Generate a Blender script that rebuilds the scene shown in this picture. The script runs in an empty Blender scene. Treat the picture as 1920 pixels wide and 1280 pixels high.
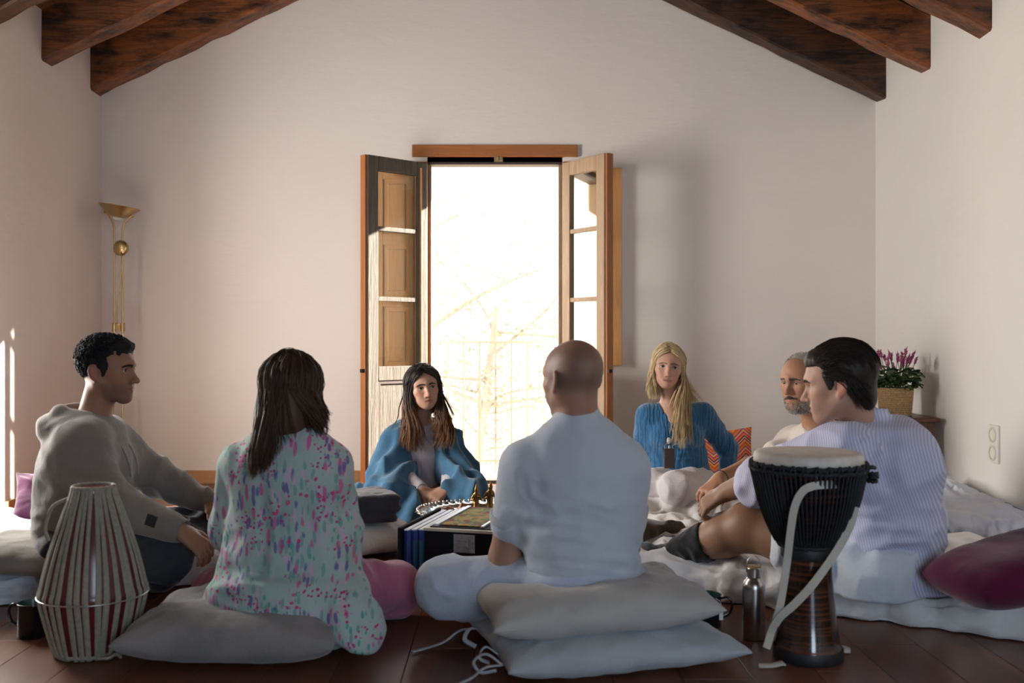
import bpy, bmesh, math, random
import numpy as np
from mathutils import Vector, Matrix
random.seed(7); np.random.seed(7)
scene = bpy.context.scene
COL = scene.collection
PI = math.pi
# ------------------------------------------------------------------ camera
CAMH, FPX = 0.90, 1867.0
cam = bpy.data.cameras.new('camera'); camo = bpy.data.objects.new('camera', cam); COL.objects.link(camo)
camo.location = (0, 0, CAMH); camo.rotation_euler = (PI/2, 0, 0)
cam.sensor_width = 36.0; cam.lens = 36.0*FPX/1920
cam.shift_x = 17/1920; cam.shift_y = -5/1920
cam.clip_start = 0.05; cam.clip_end = 300
cam.dof.use_dof = True; cam.dof.focus_distance = 4.3; cam.dof.aperture_fstop = 3.2
scene.camera = camo
# ------------------------------------------------------------------ world, sun, window light
vs = scene.view_settings
vs.view_transform = 'Standard'; vs.look = 'None'; vs.gamma = 1.0; vs.use_curve_mapping = False
vs.exposure = 0.12
w = bpy.data.worlds.new('world'); scene.world = w; w.use_nodes = True
wn = w.node_tree; bg = wn.nodes['Background']
bg.inputs['Color'].default_value = (0.80, 0.90, 1.0, 1); bg.inputs['Strength'].default_value = 5.5
sun = bpy.data.lights.new('sun', 'SUN'); suno = bpy.data.objects.new('sun', sun); COL.objects.link(suno)
sun.energy = 55.0; sun.color = (1.0, 0.90, 0.76); sun.angle = math.radians(0.6)
suno.rotation_euler = Vector((1.9, 1.0, 0.7)).to_track_quat('Z', 'Y').to_euler()
def window_light(name, loc, rot, sx, sy, power, col):
    l = bpy.data.lights.new(name, 'AREA'); l.shape = 'RECTANGLE'; l.size = sx; l.size_y = sy
    l.energy = power; l.color = col
    o = bpy.data.objects.new(name, l); COL.objects.link(o); o.location = loc; o.rotation_euler = rot
    return o
# daylight falling in through the tall window in the wall behind the camera and the one in the left wall, both out of view
window_light('window_daylight', (1.05, -1.95, 1.15), (PI/2, 0, 0), 1.0, 1.9, 28, (0.44, 0.68, 1.0))
window_light('window_daylight', (-2.86, 4.17, 1.25), (PI/2, 0, -PI/2), 0.95, 1.7, 108, (1.0, 0.935, 0.855))
for o in COL.objects:
    if o.type == 'LIGHT' and o.data.type == 'AREA': o.data.cycles.use_multiple_importance_sampling = True
cy = scene.cycles
cy.max_bounces = 8; cy.diffuse_bounces = 5; cy.glossy_bounces = 3; cy.transmission_bounces = 4; cy.transparent_max_bounces = 8
cy.sample_clamp_indirect = 6.0; cy.caustics_reflective = False; cy.caustics_refractive = False
cy.use_denoising = True

# ------------------------------------------------------------------ helpers: photo ray at a real depth
def at(u, v, Y): return np.array([(u-943.0)/FPX*Y, Y, CAMH-(v-635.0)/FPX*Y])
def V(*a): return np.array(a, dtype=float)
def unit(a): a = np.asarray(a, float); return a/max(1e-9, np.linalg.norm(a))

# ------------------------------------------------------------------ helpers: noise
_rs = np.random.RandomState(3)
_NT = _rs.rand(64, 64, 64).astype(np.float32)
def vnoise(p):
    p = np.asarray(p, np.float32); i = np.floor(p).astype(np.int32); f = p-i; f = f*f*(3-2*f)
    i0 = i & 63; i1 = (i+1) & 63
    X0, Y0, Z0 = i0[..., 0], i0[..., 1], i0[..., 2]; X1, Y1, Z1 = i1[..., 0], i1[..., 1], i1[..., 2]
    fx, fy, fz = f[..., 0], f[..., 1], f[..., 2]
    a = _NT[X0, Y0, Z0]*(1-fx)+_NT[X1, Y0, Z0]*fx; b = _NT[X0, Y1, Z0]*(1-fx)+_NT[X1, Y1, Z0]*fx
    c = _NT[X0, Y0, Z1]*(1-fx)+_NT[X1, Y0, Z1]*fx; d = _NT[X0, Y1, Z1]*(1-fx)+_NT[X1, Y1, Z1]*fx
    return ((a*(1-fy)+b*fy)*(1-fz)+(c*(1-fy)+d*fy)*fz)*2-1
def fbm(p, o=3):
    p = np.asarray(p, np.float32); r = 0; a = 1.0
    for k in range(o): r = r+a*vnoise(p*(2**k)+17.3*k); a *= .5
    return r

# ------------------------------------------------------------------ helpers: objects
ORIG = {}
def _props(o, label=None, cat=None, group=None, kind=None):
    if label: o['label'] = label
    if cat: o['category'] = cat
    if group: o['group'] = group
    if kind: o['kind'] = kind
    return o
def thing(name, label, cat, loc=(0, 0, 0), group=None, kind=None):
    o = bpy.data.objects.new(name, None); COL.objects.link(o); o.location = loc
    o.empty_display_size = .05
    ORIG[o.name] = np.array(loc, float)
    return _props(o, label, cat, group, kind)
def mk(name, verts, faces, mat=None, parent=None, smooth=False, origin=None, label=None, cat=None, group=None, kind=None, sub=0, bevel=0, solid=0, weld=False):
    """world-space vertices -> one mesh object (a part when parent is given)"""
    verts = np.asarray(verts, np.float32).reshape(-1, 3)
    if parent is not None: org = ORIG[parent.name]
    elif origin is not None: org = np.array(origin, float)
    else:
        lo, hi = verts.min(0), verts.max(0); org = np.array([(lo[0]+hi[0])/2, (lo[1]+hi[1])/2, lo[2]])
    me = bpy.data.meshes.new(name)
    vv = (verts-org.astype(np.float32))
    if isinstance(faces, np.ndarray) and faces.ndim == 2:
        n, k = faces.shape
        me.vertices.add(len(vv)); me.vertices.foreach_set('co', vv.ravel())
        me.loops.add(n*k); me.loops.foreach_set('vertex_index', faces.astype(np.int32).ravel())
        me.polygons.add(n); me.polygons.foreach_set('loop_start', np.arange(0, n*k, k, dtype=np.int32))
        me.polygons.foreach_set('loop_total', np.full(n, k, np.int32)); me.update(calc_edges=True); me.validate()
    else:
        me.from_pydata(vv.tolist(), [], [list(f) for f in faces]); me.update()
    if weld:
        bm = bmesh.new(); bm.from_mesh(me); bmesh.ops.remove_doubles(bm, verts=bm.verts, dist=1e-5)
        bmesh.ops.recalc_face_normals(bm, faces=bm.faces); bm.to_mesh(me); bm.free()
    if smooth: me.polygons.foreach_set('use_smooth', np.ones(len(me.polygons), bool))
    if mat is not None: me.materials.append(mat)
    o = bpy.data.objects.new(name, me); COL.objects.link(o)
    if parent is not None: o.parent = parent
    else: o.location = org
    ORIG[o.name] = org
    if bevel:
        m = o.modifiers.new('bevel', 'BEVEL'); m.width = bevel; m.segments = 2; m.limit_method = 'ANGLE'; m.angle_limit = .6
    if solid:
        m = o.modifiers.new('solid', 'SOLIDIFY'); m.thickness = solid; m.offset = 0
    if sub:
        m = o.modifiers.new('sub', 'SUBSURF'); m.levels = sub; m.render_levels = sub
    return _props(o, label, cat, group, kind)
class MB:
    """collects shapes for one mesh"""
    def __init__(s): s.v = []; s.f = []; s.n = 0
    def add(s, v, f):
        v = np.asarray(v, float).reshape(-1, 3); s.v.append(v)
        for q in f: s.f.append([int(i)+s.n for i in q])
        s.n += len(v); return s
    def box(s, lo, hi, R=None, c=None):
        lo = np.array(lo, float); hi = np.array(hi, float)
        v = np.array([[lo[0] if i & 1 == 0 else hi[0], lo[1] if i & 2 == 0 else hi[1], lo[2] if i & 4 == 0 else hi[2]] for i in range(8)])
        if R is not None: v = v@np.asarray(R, float).T+(0 if c is None else np.asarray(c, float))
        return s.add(v, [(0, 2, 3, 1), (4, 5, 7, 6), (0, 1, 5, 4), (2, 6, 7, 3), (0, 4, 6, 2), (1, 3, 7, 5)])
    def prism(s, poly, axis, a, b):
        """poly: 2D outline, extruded on axis between a and b"""
        n = len(poly); v = []
        for t in (a, b):
            for p in poly:
                q = list(p); q.insert(axis, t); v.append(q)
        f = [list(range(n))[::-1], list(range(n, 2*n))]+[[i, (i+1) % n, n+(i+1) % n, n+i] for i in range(n)]
        return s.add(v, f)
    def tube(s, path, r, n=8, cap=True, flat=None):
        path = np.asarray(path, float); m = len(path); r = np.broadcast_to(np.asarray(r, float), (m,))
        T = np.gradient(path, axis=0); T /= np.maximum(1e-9, np.linalg.norm(T, axis=1))[:, None]
        up = np.array([0, 0, 1.0]) if abs(T[0][2]) < .9 else np.array([1.0, 0, 0])
        a = np.linspace(0, 2*PI, n, endpoint=False); out = []
        N = unit(np.cross(up, T[0]))
        for i in range(m):
            N = unit(N-T[i]*np.dot(N, T[i])); B = np.cross(T[i], N)
            k = 1.0 if flat is None else flat
            out.append(path[i]+r[i]*(np.cos(a)[:, None]*N+k*np.sin(a)[:, None]*B))
        v = np.concatenate(out)
        f = [[i*n+j, i*n+(j+1) % n, (i+1)*n+(j+1) % n, (i+1)*n+j] for i in range(m-1) for j in range(n)]
        if cap: f += [list(range(n))[::-1], [(m-1)*n+j for j in range(n)]]
        return s.add(v, f)
    def lathe(s, prof, c=(0, 0, 0), n=32, R=None, cap=True):
        prof = np.asarray(prof, float); a = np.linspace(0, 2*PI, n, endpoint=False); m = len(prof)
        v = np.stack([prof[:, 0][:, None]*np.cos(a), prof[:, 0][:, None]*np.sin(a), np.repeat(prof[:, 1][:, None], n, 1)], -1).reshape(-1, 3)
        if R is not None: v = v@np.asarray(R, float).T
        v = v+np.asarray(c, float)
        f = [[i*n+j, i*n+(j+1) % n, (i+1)*n+(j+1) % n, (i+1)*n+j] for i in range(m-1) for j in range(n)]
        if cap: f += [list(range(n))[::-1], [(m-1)*n+j for j in range(n)]]
        return s.add(v, f)
    def grid(s, P, wrap=False):
        """P: (a,b,3) array of points"""
        a, b = P.shape[:2]; bb = b if wrap else b-1
        f = [[i*b+j, i*b+(j+1) % b, (i+1)*b+(j+1) % b, (i+1)*b+j] for i in range(a-1) for j in range(bb)]
        return s.add(P.reshape(-1, 3), f)
    def build(s, name, mat=None, parent=None, **k):
        return mk(name, np.concatenate(s.v), s.f, mat, parent, **k)
def rotz(a): c, s_ = math.cos(a), math.sin(a); return np.array([[c, -s_, 0], [s_, c, 0], [0, 0, 1.0]])
def rotx(a): c, s_ = math.cos(a), math.sin(a); return np.array([[1.0, 0, 0], [0, c, -s_], [0, s_, c]])
def roty(a): c, s_ = math.cos(a), math.sin(a); return np.array([[c, 0, s_], [0, 1.0, 0], [-s_, 0, c]])
def spline(pts, n=40):
    """Catmull-Rom through pts"""
    p = np.asarray(pts, float); m = len(p)
    q = np.concatenate([[2*p[0]-p[1]], p, [2*p[-1]-p[-2]]]); out = []
    for t in np.linspace(0, m-1-1e-6, n):
        i = int(t); f = t-i; a, b, c, d = q[i], q[i+1], q[i+2], q[i+3]
        out.append(.5*((2*b)+(-a+c)*f+(2*a-5*b+4*c-d)*f*f+(-a+3*b-3*c+d)*f**3))
    return np.array(out)

# ------------------------------------------------------------------ helpers: materials
class NT:
    def __init__(s, name):
        s.m = bpy.data.materials.new(name); s.m.use_nodes = True; s.t = s.m.node_tree
        s.b = s.t.nodes['Principled BSDF']; s.L = s.t.links.new
    def n(s, typ, **kw):
        nd = s.t.nodes.new(typ)
        for k, v in kw.items():
            if k.startswith('_'): setattr(nd, k[1:], v)
            else: nd.inputs[k.replace('__', ' ')].default_value = v
        return nd
    def coord(s, scale=(1, 1, 1), rot=(0, 0, 0), which='Object', loc=(0, 0, 0)):
        tc = s.n('ShaderNodeTexCoord'); mp = s.n('ShaderNodeMapping')
        mp.inputs['Scale'].default_value = scale; mp.inputs['Rotation'].default_value = rot; mp.inputs['Location'].default_value = loc
        s.L(tc.outputs[which], mp.inputs['Vector']); return mp.outputs['Vector']
    def ramp(s, fac, stops):
        r = s.n('ShaderNodeValToRGB'); e = r.color_ramp.elements
        while len(e) > 1: e.remove(e[-1])
        e[0].position = stops[0][0]; e[0].color = (*stops[0][1], 1)
        for p, c in stops[1:]:
            q = e.new(p); q.color = (*c, 1)
        s.L(fac, r.inputs['Fac']); return r.outputs['Color']
    def noise(s, vec, scale=5, detail=3, rough=.5, dist=0):
        nd = s.n('ShaderNodeTexNoise', Scale=scale, Detail=detail, Roughness=rough, Distortion=dist)
        if vec is not None: s.L(vec, nd.inputs['Vector'])
        return nd.outputs['Fac']
    def bump(s, h, strength=.3, dist=.002, prev=None):
        b = s.n('ShaderNodeBump', Strength=strength, Distance=dist); s.L(h, b.inputs['Height'])
        if prev is not None: s.L(prev, b.inputs['Normal'])
        s.L(b.outputs['Normal'], s.b.inputs['Normal']); return b.outputs['Normal']
    def mix(s, fac, a, b, mode='MIX'):
        m = s.n('ShaderNodeMix', _data_type='RGBA', _blend_type=mode)
        for sock, val in ((m.inputs[0], fac), (m.inputs[6], a), (m.inputs[7], b)):
            if isinstance(val, (int, float)): sock.default_value = val
            elif isinstance(val, tuple): sock.default_value = (*val, 1) if len(val) == 3 else val
            else: s.L(val, sock)
        return m.outputs[2]
    def math(s, op, a, b=0.0, c=None):
        m = s.n('ShaderNodeMath', _operation=op)
        for i, val in enumerate((a, b, c)):
            if val is None: continue
            if isinstance(val, (int, float)): m.inputs[i].default_value = val
            else: s.L(val, m.inputs[i])
        return m.outputs[0]
    def set(s, **kw):
        for k, v in kw.items():
            k = k.replace('__', ' ')
            sock = s.b.inputs[k]
            if isinstance(v, tuple): sock.default_value = (*v, 1) if len(v) == 3 and sock.type == 'RGBA' else v
            elif isinstance(v, (int, float)): sock.default_value = v
            else: s.L(v, sock)
        return s
def srgb(r, g, b):
    f = lambda c: (c/12.92 if c <= .04045 else ((c+.055)/1.055)**2.4)
    return (f(r/255), f(g/255), f(b/255))
def m_plain(name, col, rough=.5, metal=0., noise=.06, scale=30, bump=0., bdist=.001, spec=.5):
    t = NT(name); v = t.coord()
    nz = t.noise(v, scale, 3)
    c = t.ramp(nz, [(.3, tuple(max(0, x*(1-noise)) for x in col)), (.7, tuple(min(1, x*(1+noise)) for x in col))])
    t.set(Base__Color=c, Roughness=rough, Metallic=metal, Specular__IOR__Level=spec)
    if bump: t.bump(nz, bump, bdist)
    return t.m
def m_fabric(name, col, col2=None, weave=900, fuzz=.25, rough=.9, wr=.35, blotch=.08, sheen=True):
    """woven cloth: fine weave, soft wrinkle relief, slight colour unevenness"""
    t = NT(name); v = t.coord()
    big = t.noise(v, 7, 3, .55); fine = t.noise(v, weave, 1)
    med = t.noise(v, 20, 3, .5, .3)
    c2 = col2 or tuple(x*(1-blotch*2) for x in col)
    c = t.ramp(big, [(.35, c2), (.65, col)])
    c = t.mix(.12, c, t.ramp(fine, [(.3, tuple(x*.6 for x in col)), (.7, tuple(min(1, x*1.3) for x in col))]))
    t.set(Base__Color=c, Roughness=rough, Specular__IOR__Level=.15)
    if sheen: t.set(Sheen__Weight=fuzz, Sheen__Roughness=.5)
    b1 = t.bump(med, min(1, wr*1.2), .012)
    t.bump(fine, .25, .0008, b1)
    return t.m
def m_wood(name, light, dark, scale=1.0, axis=0, rough=.5, knots=True, bump=.25, mottling=None):
    t = NT(name)
    sc = [14*scale]*3; sc[axis] = .9*scale
    v = t.coord(tuple(sc))
    n1 = t.noise(v, 1.6, 5, .6, 1.2)
    wv = t.math('FRACT', t.math('MULTIPLY', n1, 7.0))
    c = t.ramp(n1, [(.25, dark), (.5, tuple((a+b)/2 for a, b in zip(light, dark))), (.72, light)])
    c = t.mix(t.math('MULTIPLY', wv, .35), c, tuple(x*.55 for x in light))
    if mottling:
        n3 = t.noise(t.coord((1, 1, 1)), mottling[0], 4, .65)
        c = t.mix(t.ramp(n3, [(.50, (0, 0, 0)), (.68, (1, 1, 1))]), c, mottling[1])
    fine = t.noise(t.coord(tuple(x*6 for x in sc)), 3, 2)
    t.set(Base__Color=c, Roughness=rough); t.bump(t.math('ADD', wv, fine), bump, .0015)
    return t.m
# ================================================================== THE ROOM
XL, XR, YB, YF = -2.5, 2.32, 6.2, -1.7
def wall_mat(name, col):
    t = NT(name); v = t.coord()
    a = t.noise(v, 1.3, 4, .6); b = t.noise(v, 26, 4, .6); c3 = t.noise(t.coord((1, 1, 3)), 9, 3)
    c = t.ramp(a, [(.3, tuple(x*.955 for x in col)), (.7, col)])
    t.set(Base__Color=c, Roughness=.92, Specular__IOR__Level=.2)
    n = t.bump(c3, .35, .006); t.bump(b, .25, .002, n); return t.m
M_WALL = wall_mat('white_plaster', (.84, .77, .705))
M_WALLR = wall_mat('white_plaster_side', (.82, .79, .745))
def roofz(x): return 2.685+.478*((x-XL) if x < -.1 else (XR+.0-x)+(.0))   # underside of the roof boards
RIDGE = -.1
def struct(mb, name, mat, **k): return mb.build(name, mat, kind='structure', **k)
RZ = roofz(-.1000001)
zr = lambda x: 2.685+.478*min(x-XL, XR-x+.01)
RX = (XL+XR)/2
# back wall with the balcony door opening
DX0, DX1, DZ = -.47, .37, 2.0
b = MB()
b.prism([(XL-.3, 0), (DX0, 0), (DX0, zr(DX0)), (XL-.3, zr(XL-.3))], 1, YB, YB+.12)
b.prism([(DX1, 0), (XR+.3, 0), (XR+.3, zr(XR+.3)), (DX1, zr(DX1))], 1, YB, YB+.12)
b.prism([(DX0, DZ), (DX1, DZ), (DX1, zr(DX1)), (RX, zr(RX)), (DX0, zr(DX0))], 1, YB, YB+.12)
struct(b, 'wall_back', M_WALL)
struct(MB().box((-1.4, YB+.12, 2.02), (1.4, YB+.42, 2.14)), 'trim_4', M_WALL)   # overhang over the door outside, added to cast the lintel shadow
# left wall with one window opening, right wall closed, front wall (behind the camera) with one window opening
b = MB(); T = .3
def wall_y(b, x0, x1, y0, y1, z0, z1): b.box((x0, y0, z0), (x1, y1, z1))
wall_y(b, XL-T, XL, YF, 3.7, 0, 2.72); wall_y(b, XL-T, XL, 4.65, YB, 0, 2.72); wall_y(b, XL-T, XL, 3.7, 4.65, 2.1, 2.72); wall_y(b, XL-T, XL, 3.7, 4.65, 0, .4)
struct(b, 'wall_left', M_WALL)
b = MB(); wall_y(b, XR, XR+T, YF, YB, 0, 2.72); struct(b, 'wall_right', M_WALLR)
b = MB()
for x0, x1 in ((XL-.3, .55), (1.55, XR+.3)): b.prism([(x0, 0), (x1, 0), (x1, zr(x1)), (x0, zr(x0))] if not (x0 < RX < x1) else [(x0, 0), (x1, 0), (x1, zr(x1)), (RX, zr(RX)), (x0, zr(x0))], 1, YF-T, YF)
for x0, x1 in ((.55, 1.55),):
    b.prism([(x0, 2.1), (x1, 2.1), (x1, zr(x1)), (x0, zr(x0))], 1, YF-T, YF); b.box((x0, YF-T, 0), (x1, YF, .2))
struct(b, 'wall_front', M_WALL)
# floor: laminate planks along the room
def floor_mat():
    t = NT('red_brown_laminate')
    oi = t.n('ShaderNodeObjectInfo')
    v = t.coord((10, .8, 10)); 
    add = t.n('ShaderNodeVectorMath', _operation='ADD'); t.L(v, add.inputs[0])
    cmb = t.n('ShaderNodeCombineXYZ'); t.L(t.math('MULTIPLY', oi.outputs['Random'], 40.), cmb.inputs[1]); t.L(cmb.outputs[0], add.inputs[1])
    n1 = t.noise(add.outputs[0], 2.2, 5, .6, 1.0)
    c = t.ramp(n1, [(.3, (.110, .044, .026)), (.5, (.155, .064, .038)), (.72, (.205, .092, .056))])
    k = t.ramp(oi.outputs['Random'], [(0, (.78, .78, .78)), (1, (1.1, 1.08, 1.05))])
    c = t.mix(1.0, c, k, 'MULTIPLY')
    t.set(Base__Color=c, Roughness=t.ramp(n1, [(.2, (.30,)*3), (.8, (.40,)*3)]), Specular__IOR__Level=.45); t.bump(n1, .06, .001); return t.m
M_FLOOR = floor_mat(); M_SUB = m_plain('dark_subfloor', (.03, .016, .01), .8)
b = MB().box((XL-.3, YF-.3, -.15), (XR+.3, YB+.12, -.012)); floor = struct(b, 'floor', M_SUB)
PW, PL = .186, 1.285
pme = None
for i in range(int((XR-XL)/PW)+1):
    off = random.random()*PL; y = YF-off
    while y < YB:
        x0 = XL+i*PW; x1 = min(x0+PW, XR); y0, y1 = max(y, YF), min(y+PL, YB)
        if x1-x0 > .02 and y1-y0 > .02:
            g = .0008
            MB().box((x0+g, y0+g, -.012), (x1-g, y1-g, 0)).build('plank', M_FLOOR, floor, bevel=.0012)
        y += PL
# skirting boards
M_SKIRT = m_wood('skirting_oak', (.50, .245, .095), (.36, .165, .06), 1.2, 0, .42, bump=.1)
M_SKIRTY = m_wood('skirting_oak_side', (.50, .245, .095), (.36, .165, .06), 1.2, 1, .42, bump=.1)
b = MB().box((XL, YB-.016, 0), (DX0-.1, YB, .082)); b.box((DX1+.1, YB-.016, 0), (XR, YB, .082)); struct(b, 'baseboard_back', M_SKIRT, bevel=.003)
struct(MB().box((XL, YF, 0), (XL+.016, YB-.016, .085)), 'baseboard_left', M_SKIRTY, bevel=.003)
struct(MB().box((XR-.016, YF, 0), (XR, YB-.016, .10)), 'baseboard_right', M_SKIRTY, bevel=.003)
# roof: old boards over rafters
M_BOARD = m_wood('old_roof_boards', (.20, .085, .03), (.075, .030, .012), 1.0, 0, .6, mottling=(5, (.02, .010, .006)))
b = MB()
for sgn in (-1, 1):
    x0 = XL-.4 if sgn < 0 else XR+.4
    b.prism([(x0, zr(x0)+.02), (RX, zr(RX)+.02), (RX, zr(RX)+.12), (x0, zr(x0)+.12)], 1, YF-.4, YB+.4)
ceil = struct(b, 'ceiling', M_BOARD)
ang = math.atan(.478)
for sgn in (-1, 1):
    xw = XL if sgn < 0 else XR
    k = 0; L = (RX-XL+.35)/math.cos(ang); wd = .19
    while (k+1)*wd < L:
        d0, d1 = -.3+k*wd+.003, -.3+(k+1)*wd-.003
        p = []
        for d in (d0, d1): p.append((xw-sgn*d*math.cos(ang), 2.685+.478*d*math.cos(ang)-random.random()*.004))
        poly = [p[0], p[1], (p[1][0], p[1][1]+.022), (p[0][0], p[0][1]+.022)]
        if sgn > 0: poly = poly[::-1]
        MB().prism(poly, 1, YF, YB).build('board', M_BOARD, ceil)
        k += 1
def beam_mat(name, light, dark, mott, rough=.42):
    t = NT(name); v = t.coord((2.2, 20, 20)); n1 = t.noise(v, 1.5, 6, .62, .6)
    wv = t.math('FRACT', t.math('MULTIPLY', n1, 6.0))
    c = t.ramp(n1, [(.28, dark), (.52, tuple((a*.5+b*.5) for a, b in zip(light, dark))), (.72, light)])
    c = t.mix(t.math('MULTIPLY', wv, .3), c, dark)
    n3 = t.noise(t.coord((1.2, 4, 3.5)), 3.4, 5, .65); c = t.mix(t.ramp(n3, [(.46, (0, 0, 0)), (.64, (1, 1, 1))]), c, mott)
    vo = t.n('ShaderNodeTexVoronoi', Scale=7.0); t.L(t.coord((1, 1.4, 1.4)), vo.inputs['Vector'])
    c = t.mix(t.ramp(vo.outputs['Distance'], [(.035, (1, 1, 1)), (.06, (0, 0, 0))]), c, (.008, .005, .004))
    t.set(Base__Color=c, Roughness=rough, Specular__IOR__Level=.4); t.bump(t.math('ADD', wv, n3), .5, .004); return t.m
M_BEAM1 = beam_mat('varnished_old_beam', (.26, .085, .026), (.085, .028, .011), (.014, .006, .004))
M_BEAM2 = beam_mat('dark_old_beam', (.11, .042, .016), (.035, .014, .007), (.010, .006, .005), .5)
M_BEAM3 = beam_mat('red_old_beam', (.33, .105, .028), (.13, .040, .013), (.022, .009, .005))
def beam(name, side, y0, y1, z0, hgt, mat, label, seed):
    """sloping rafter let into the side wall, hewn edges"""
    rs = np.random.RandomState(seed); n = 26
    xw = XL-.1 if side < 0 else XR+.1
    xs = np.linspace(xw, RX+side*.02, n); P = []
    for i, x in enumerate(xs):
        zb = z0+.478*abs(x-(XL if side < 0 else XR))*(1 if (x-XL)*(XR-x) >= 0 else -1)
        w1, w2, w3 = rs.randn(3)*.004
        ring = [(x, y0+w1, zb+w2+.012), (x, y0+w1+.012, zb+w2), (x, y1-.012, zb+w3), (x, y1, zb+w3+.012), (x, y1, zb+hgt), (x, y0+w1*.5, zb+hgt)]
        P.append(ring)
    b = MB(); b.grid(np.array(P), wrap=True); m = 6
    b.add(np.array(P[0]), [list(range(m))]); b.add(np.array(P[-1]), [list(range(m))[::-1]])
    return b.build(name, mat, weld=True, label=label, cat='beam', group='old roof rafters')
names = ['nearest the camera at the left', 'second from the back wall at the left', 'flush with the back wall at the left']
yy = [(4.72, 4.86), (5.40, 5.53), (6.03, 6.19)]
lab = {(-1, 0): 'dark rough roof rafter cut off by the top left corner, nearest the camera', (-1, 1): 'brown roof rafter with black streaks, second from back wall, left slope', (-1, 2): 'reddish varnished roof rafter lying against back wall, left slope',
       (1, 0): 'brown roof rafter nearest the camera at top right', (1, 1): 'bright red-brown roof rafter, middle one of the right slope', (1, 2): 'nearly black rough roof rafter lying against back wall, right slope'}
for side in (-1, 1):
    for i, (a, c) in enumerate(yy):
        z0 = 2.41 if side < 0 else 2.365
        mt = {(-1, 0): M_BEAM2, (-1, 1): M_BEAM1, (-1, 2): M_BEAM3, (1, 0): M_BEAM1, (1, 1): M_BEAM3, (1, 2): M_BEAM2}[(side, i)]
        beam('roof_rafter', side, a, c, z0, .285 if i < 2 else .295, mt, lab[(side, i)], 3+i+side)
# ------------------------------------------------------------------ balcony door: casing, two leaves, inner shutters
M_CASE = m_wood('door_casing_pine', (.46, .17, .045), (.30, .10, .028), 1.5, 2, .4, bump=.12)
M_CASEX = m_wood('door_casing_pine_top', (.46, .17, .045), (.30, .10, .028), 1.5, 0, .4, bump=.12)
M_DARKW = m_plain('dark_door_rebate', (.05, .028, .018), .6, scale=60)
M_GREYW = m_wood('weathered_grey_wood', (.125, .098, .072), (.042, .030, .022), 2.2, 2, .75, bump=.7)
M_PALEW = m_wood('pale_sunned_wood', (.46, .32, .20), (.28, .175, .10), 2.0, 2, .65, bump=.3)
M_SHUT = m_wood('shutter_pine', (.66, .33, .10), (.50, .22, .06), 1.3, 2, .5, bump=.2)
M_IRON = m_plain('dark_iron', (.03, .028, .026), .45, .8)
M_BRASSL = m_plain('dull_brass_latch', (.45, .33, .15), .35, .9)
door = thing('door_1', None, None, ((DX0+DX1)/2, YB, 0)); door['kind'] = 'structure'
MB().box((DX0-.095, YB-.02, 0), (DX0, YB+.10, 2.0)).build('casing', M_CASE, door, bevel=.004)
MB().box((DX1, YB-.02, 0), (DX1+.095, YB+.10, 2.0)).build('casing', M_CASE, door, bevel=.004)
MB().box((DX0-.095, YB-.021, 2.03), (DX1+.095, YB+.10, 2.105)).build('casing', M_CASEX, door, bevel=.004)
MB().box((DX0, YB+.0, 1.985), (DX1, YB+.10, 2.035)).build('rebate', M_DARKW, door)
MB().box((DX0-.002, YB+.02, 0), (DX0+.022, YB+.10, 2.0)).build('rebate', M_PALEW, door)
MB().box((DX1-.022, YB+.02, 0), (DX1+.002, YB+.10, 2.0)).build('rebate', M_PALEW, door)
MB().box((DX0, YB+.0, -.012), (DX1, YB+.12, .02)).build('threshold', M_GREYW, door, bevel=.004)
b = MB().box((-.055, YB-.012, 2.0), (-.0, YB, 2.04)); b.box((-.042, YB-.03, 2.008), (-.03, YB-.01, 2.03)); b.box((-.022, YB-.03, 2.008), (-.012, YB-.01, 2.03)); b.build('latch', M_BRASSL, door)
def glass_mat():
    t = NT('old_window_glass'); t.set(Base__Color=(.95, .97, .96), Roughness=.02, Transmission__Weight=1.0, IOR=1.45, Alpha=1.0)
    # thin old pane: mostly clear, mirrors at a slant
    tr = t.n('ShaderNodeBsdfTransparent', Color=(.94, .96, .95, 1)); gl = t.n('ShaderNodeBsdfGlossy', Roughness=.02)
    fr = t.n('ShaderNodeFresnel', IOR=1.5); mx = t.n('ShaderNodeMixShader'); t.L(t.math('MULTIPLY', fr.outputs[0], .8), mx.inputs[0])
    t.L(tr.outputs[0], mx.inputs[1]); t.L(gl.outputs[0], mx.inputs[2])
    df = t.n('ShaderNodeBsdfDiffuse', Color=(.8, .8, .78, 1)); mx2 = t.n('ShaderNodeMixShader')
    dust = t.noise(t.coord(), 300, 2); t.L(t.math('MULTIPLY', dust, .02), mx2.inputs[0])
    t.L(mx.outputs[0], mx2.inputs[1]); t.L(df.outputs[0], mx2.inputs[2])
    t.L(mx2.outputs[0], t.t.nodes['Material Output'].inputs['Surface']); return t.m
M_GLASS = glass_mat()
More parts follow.
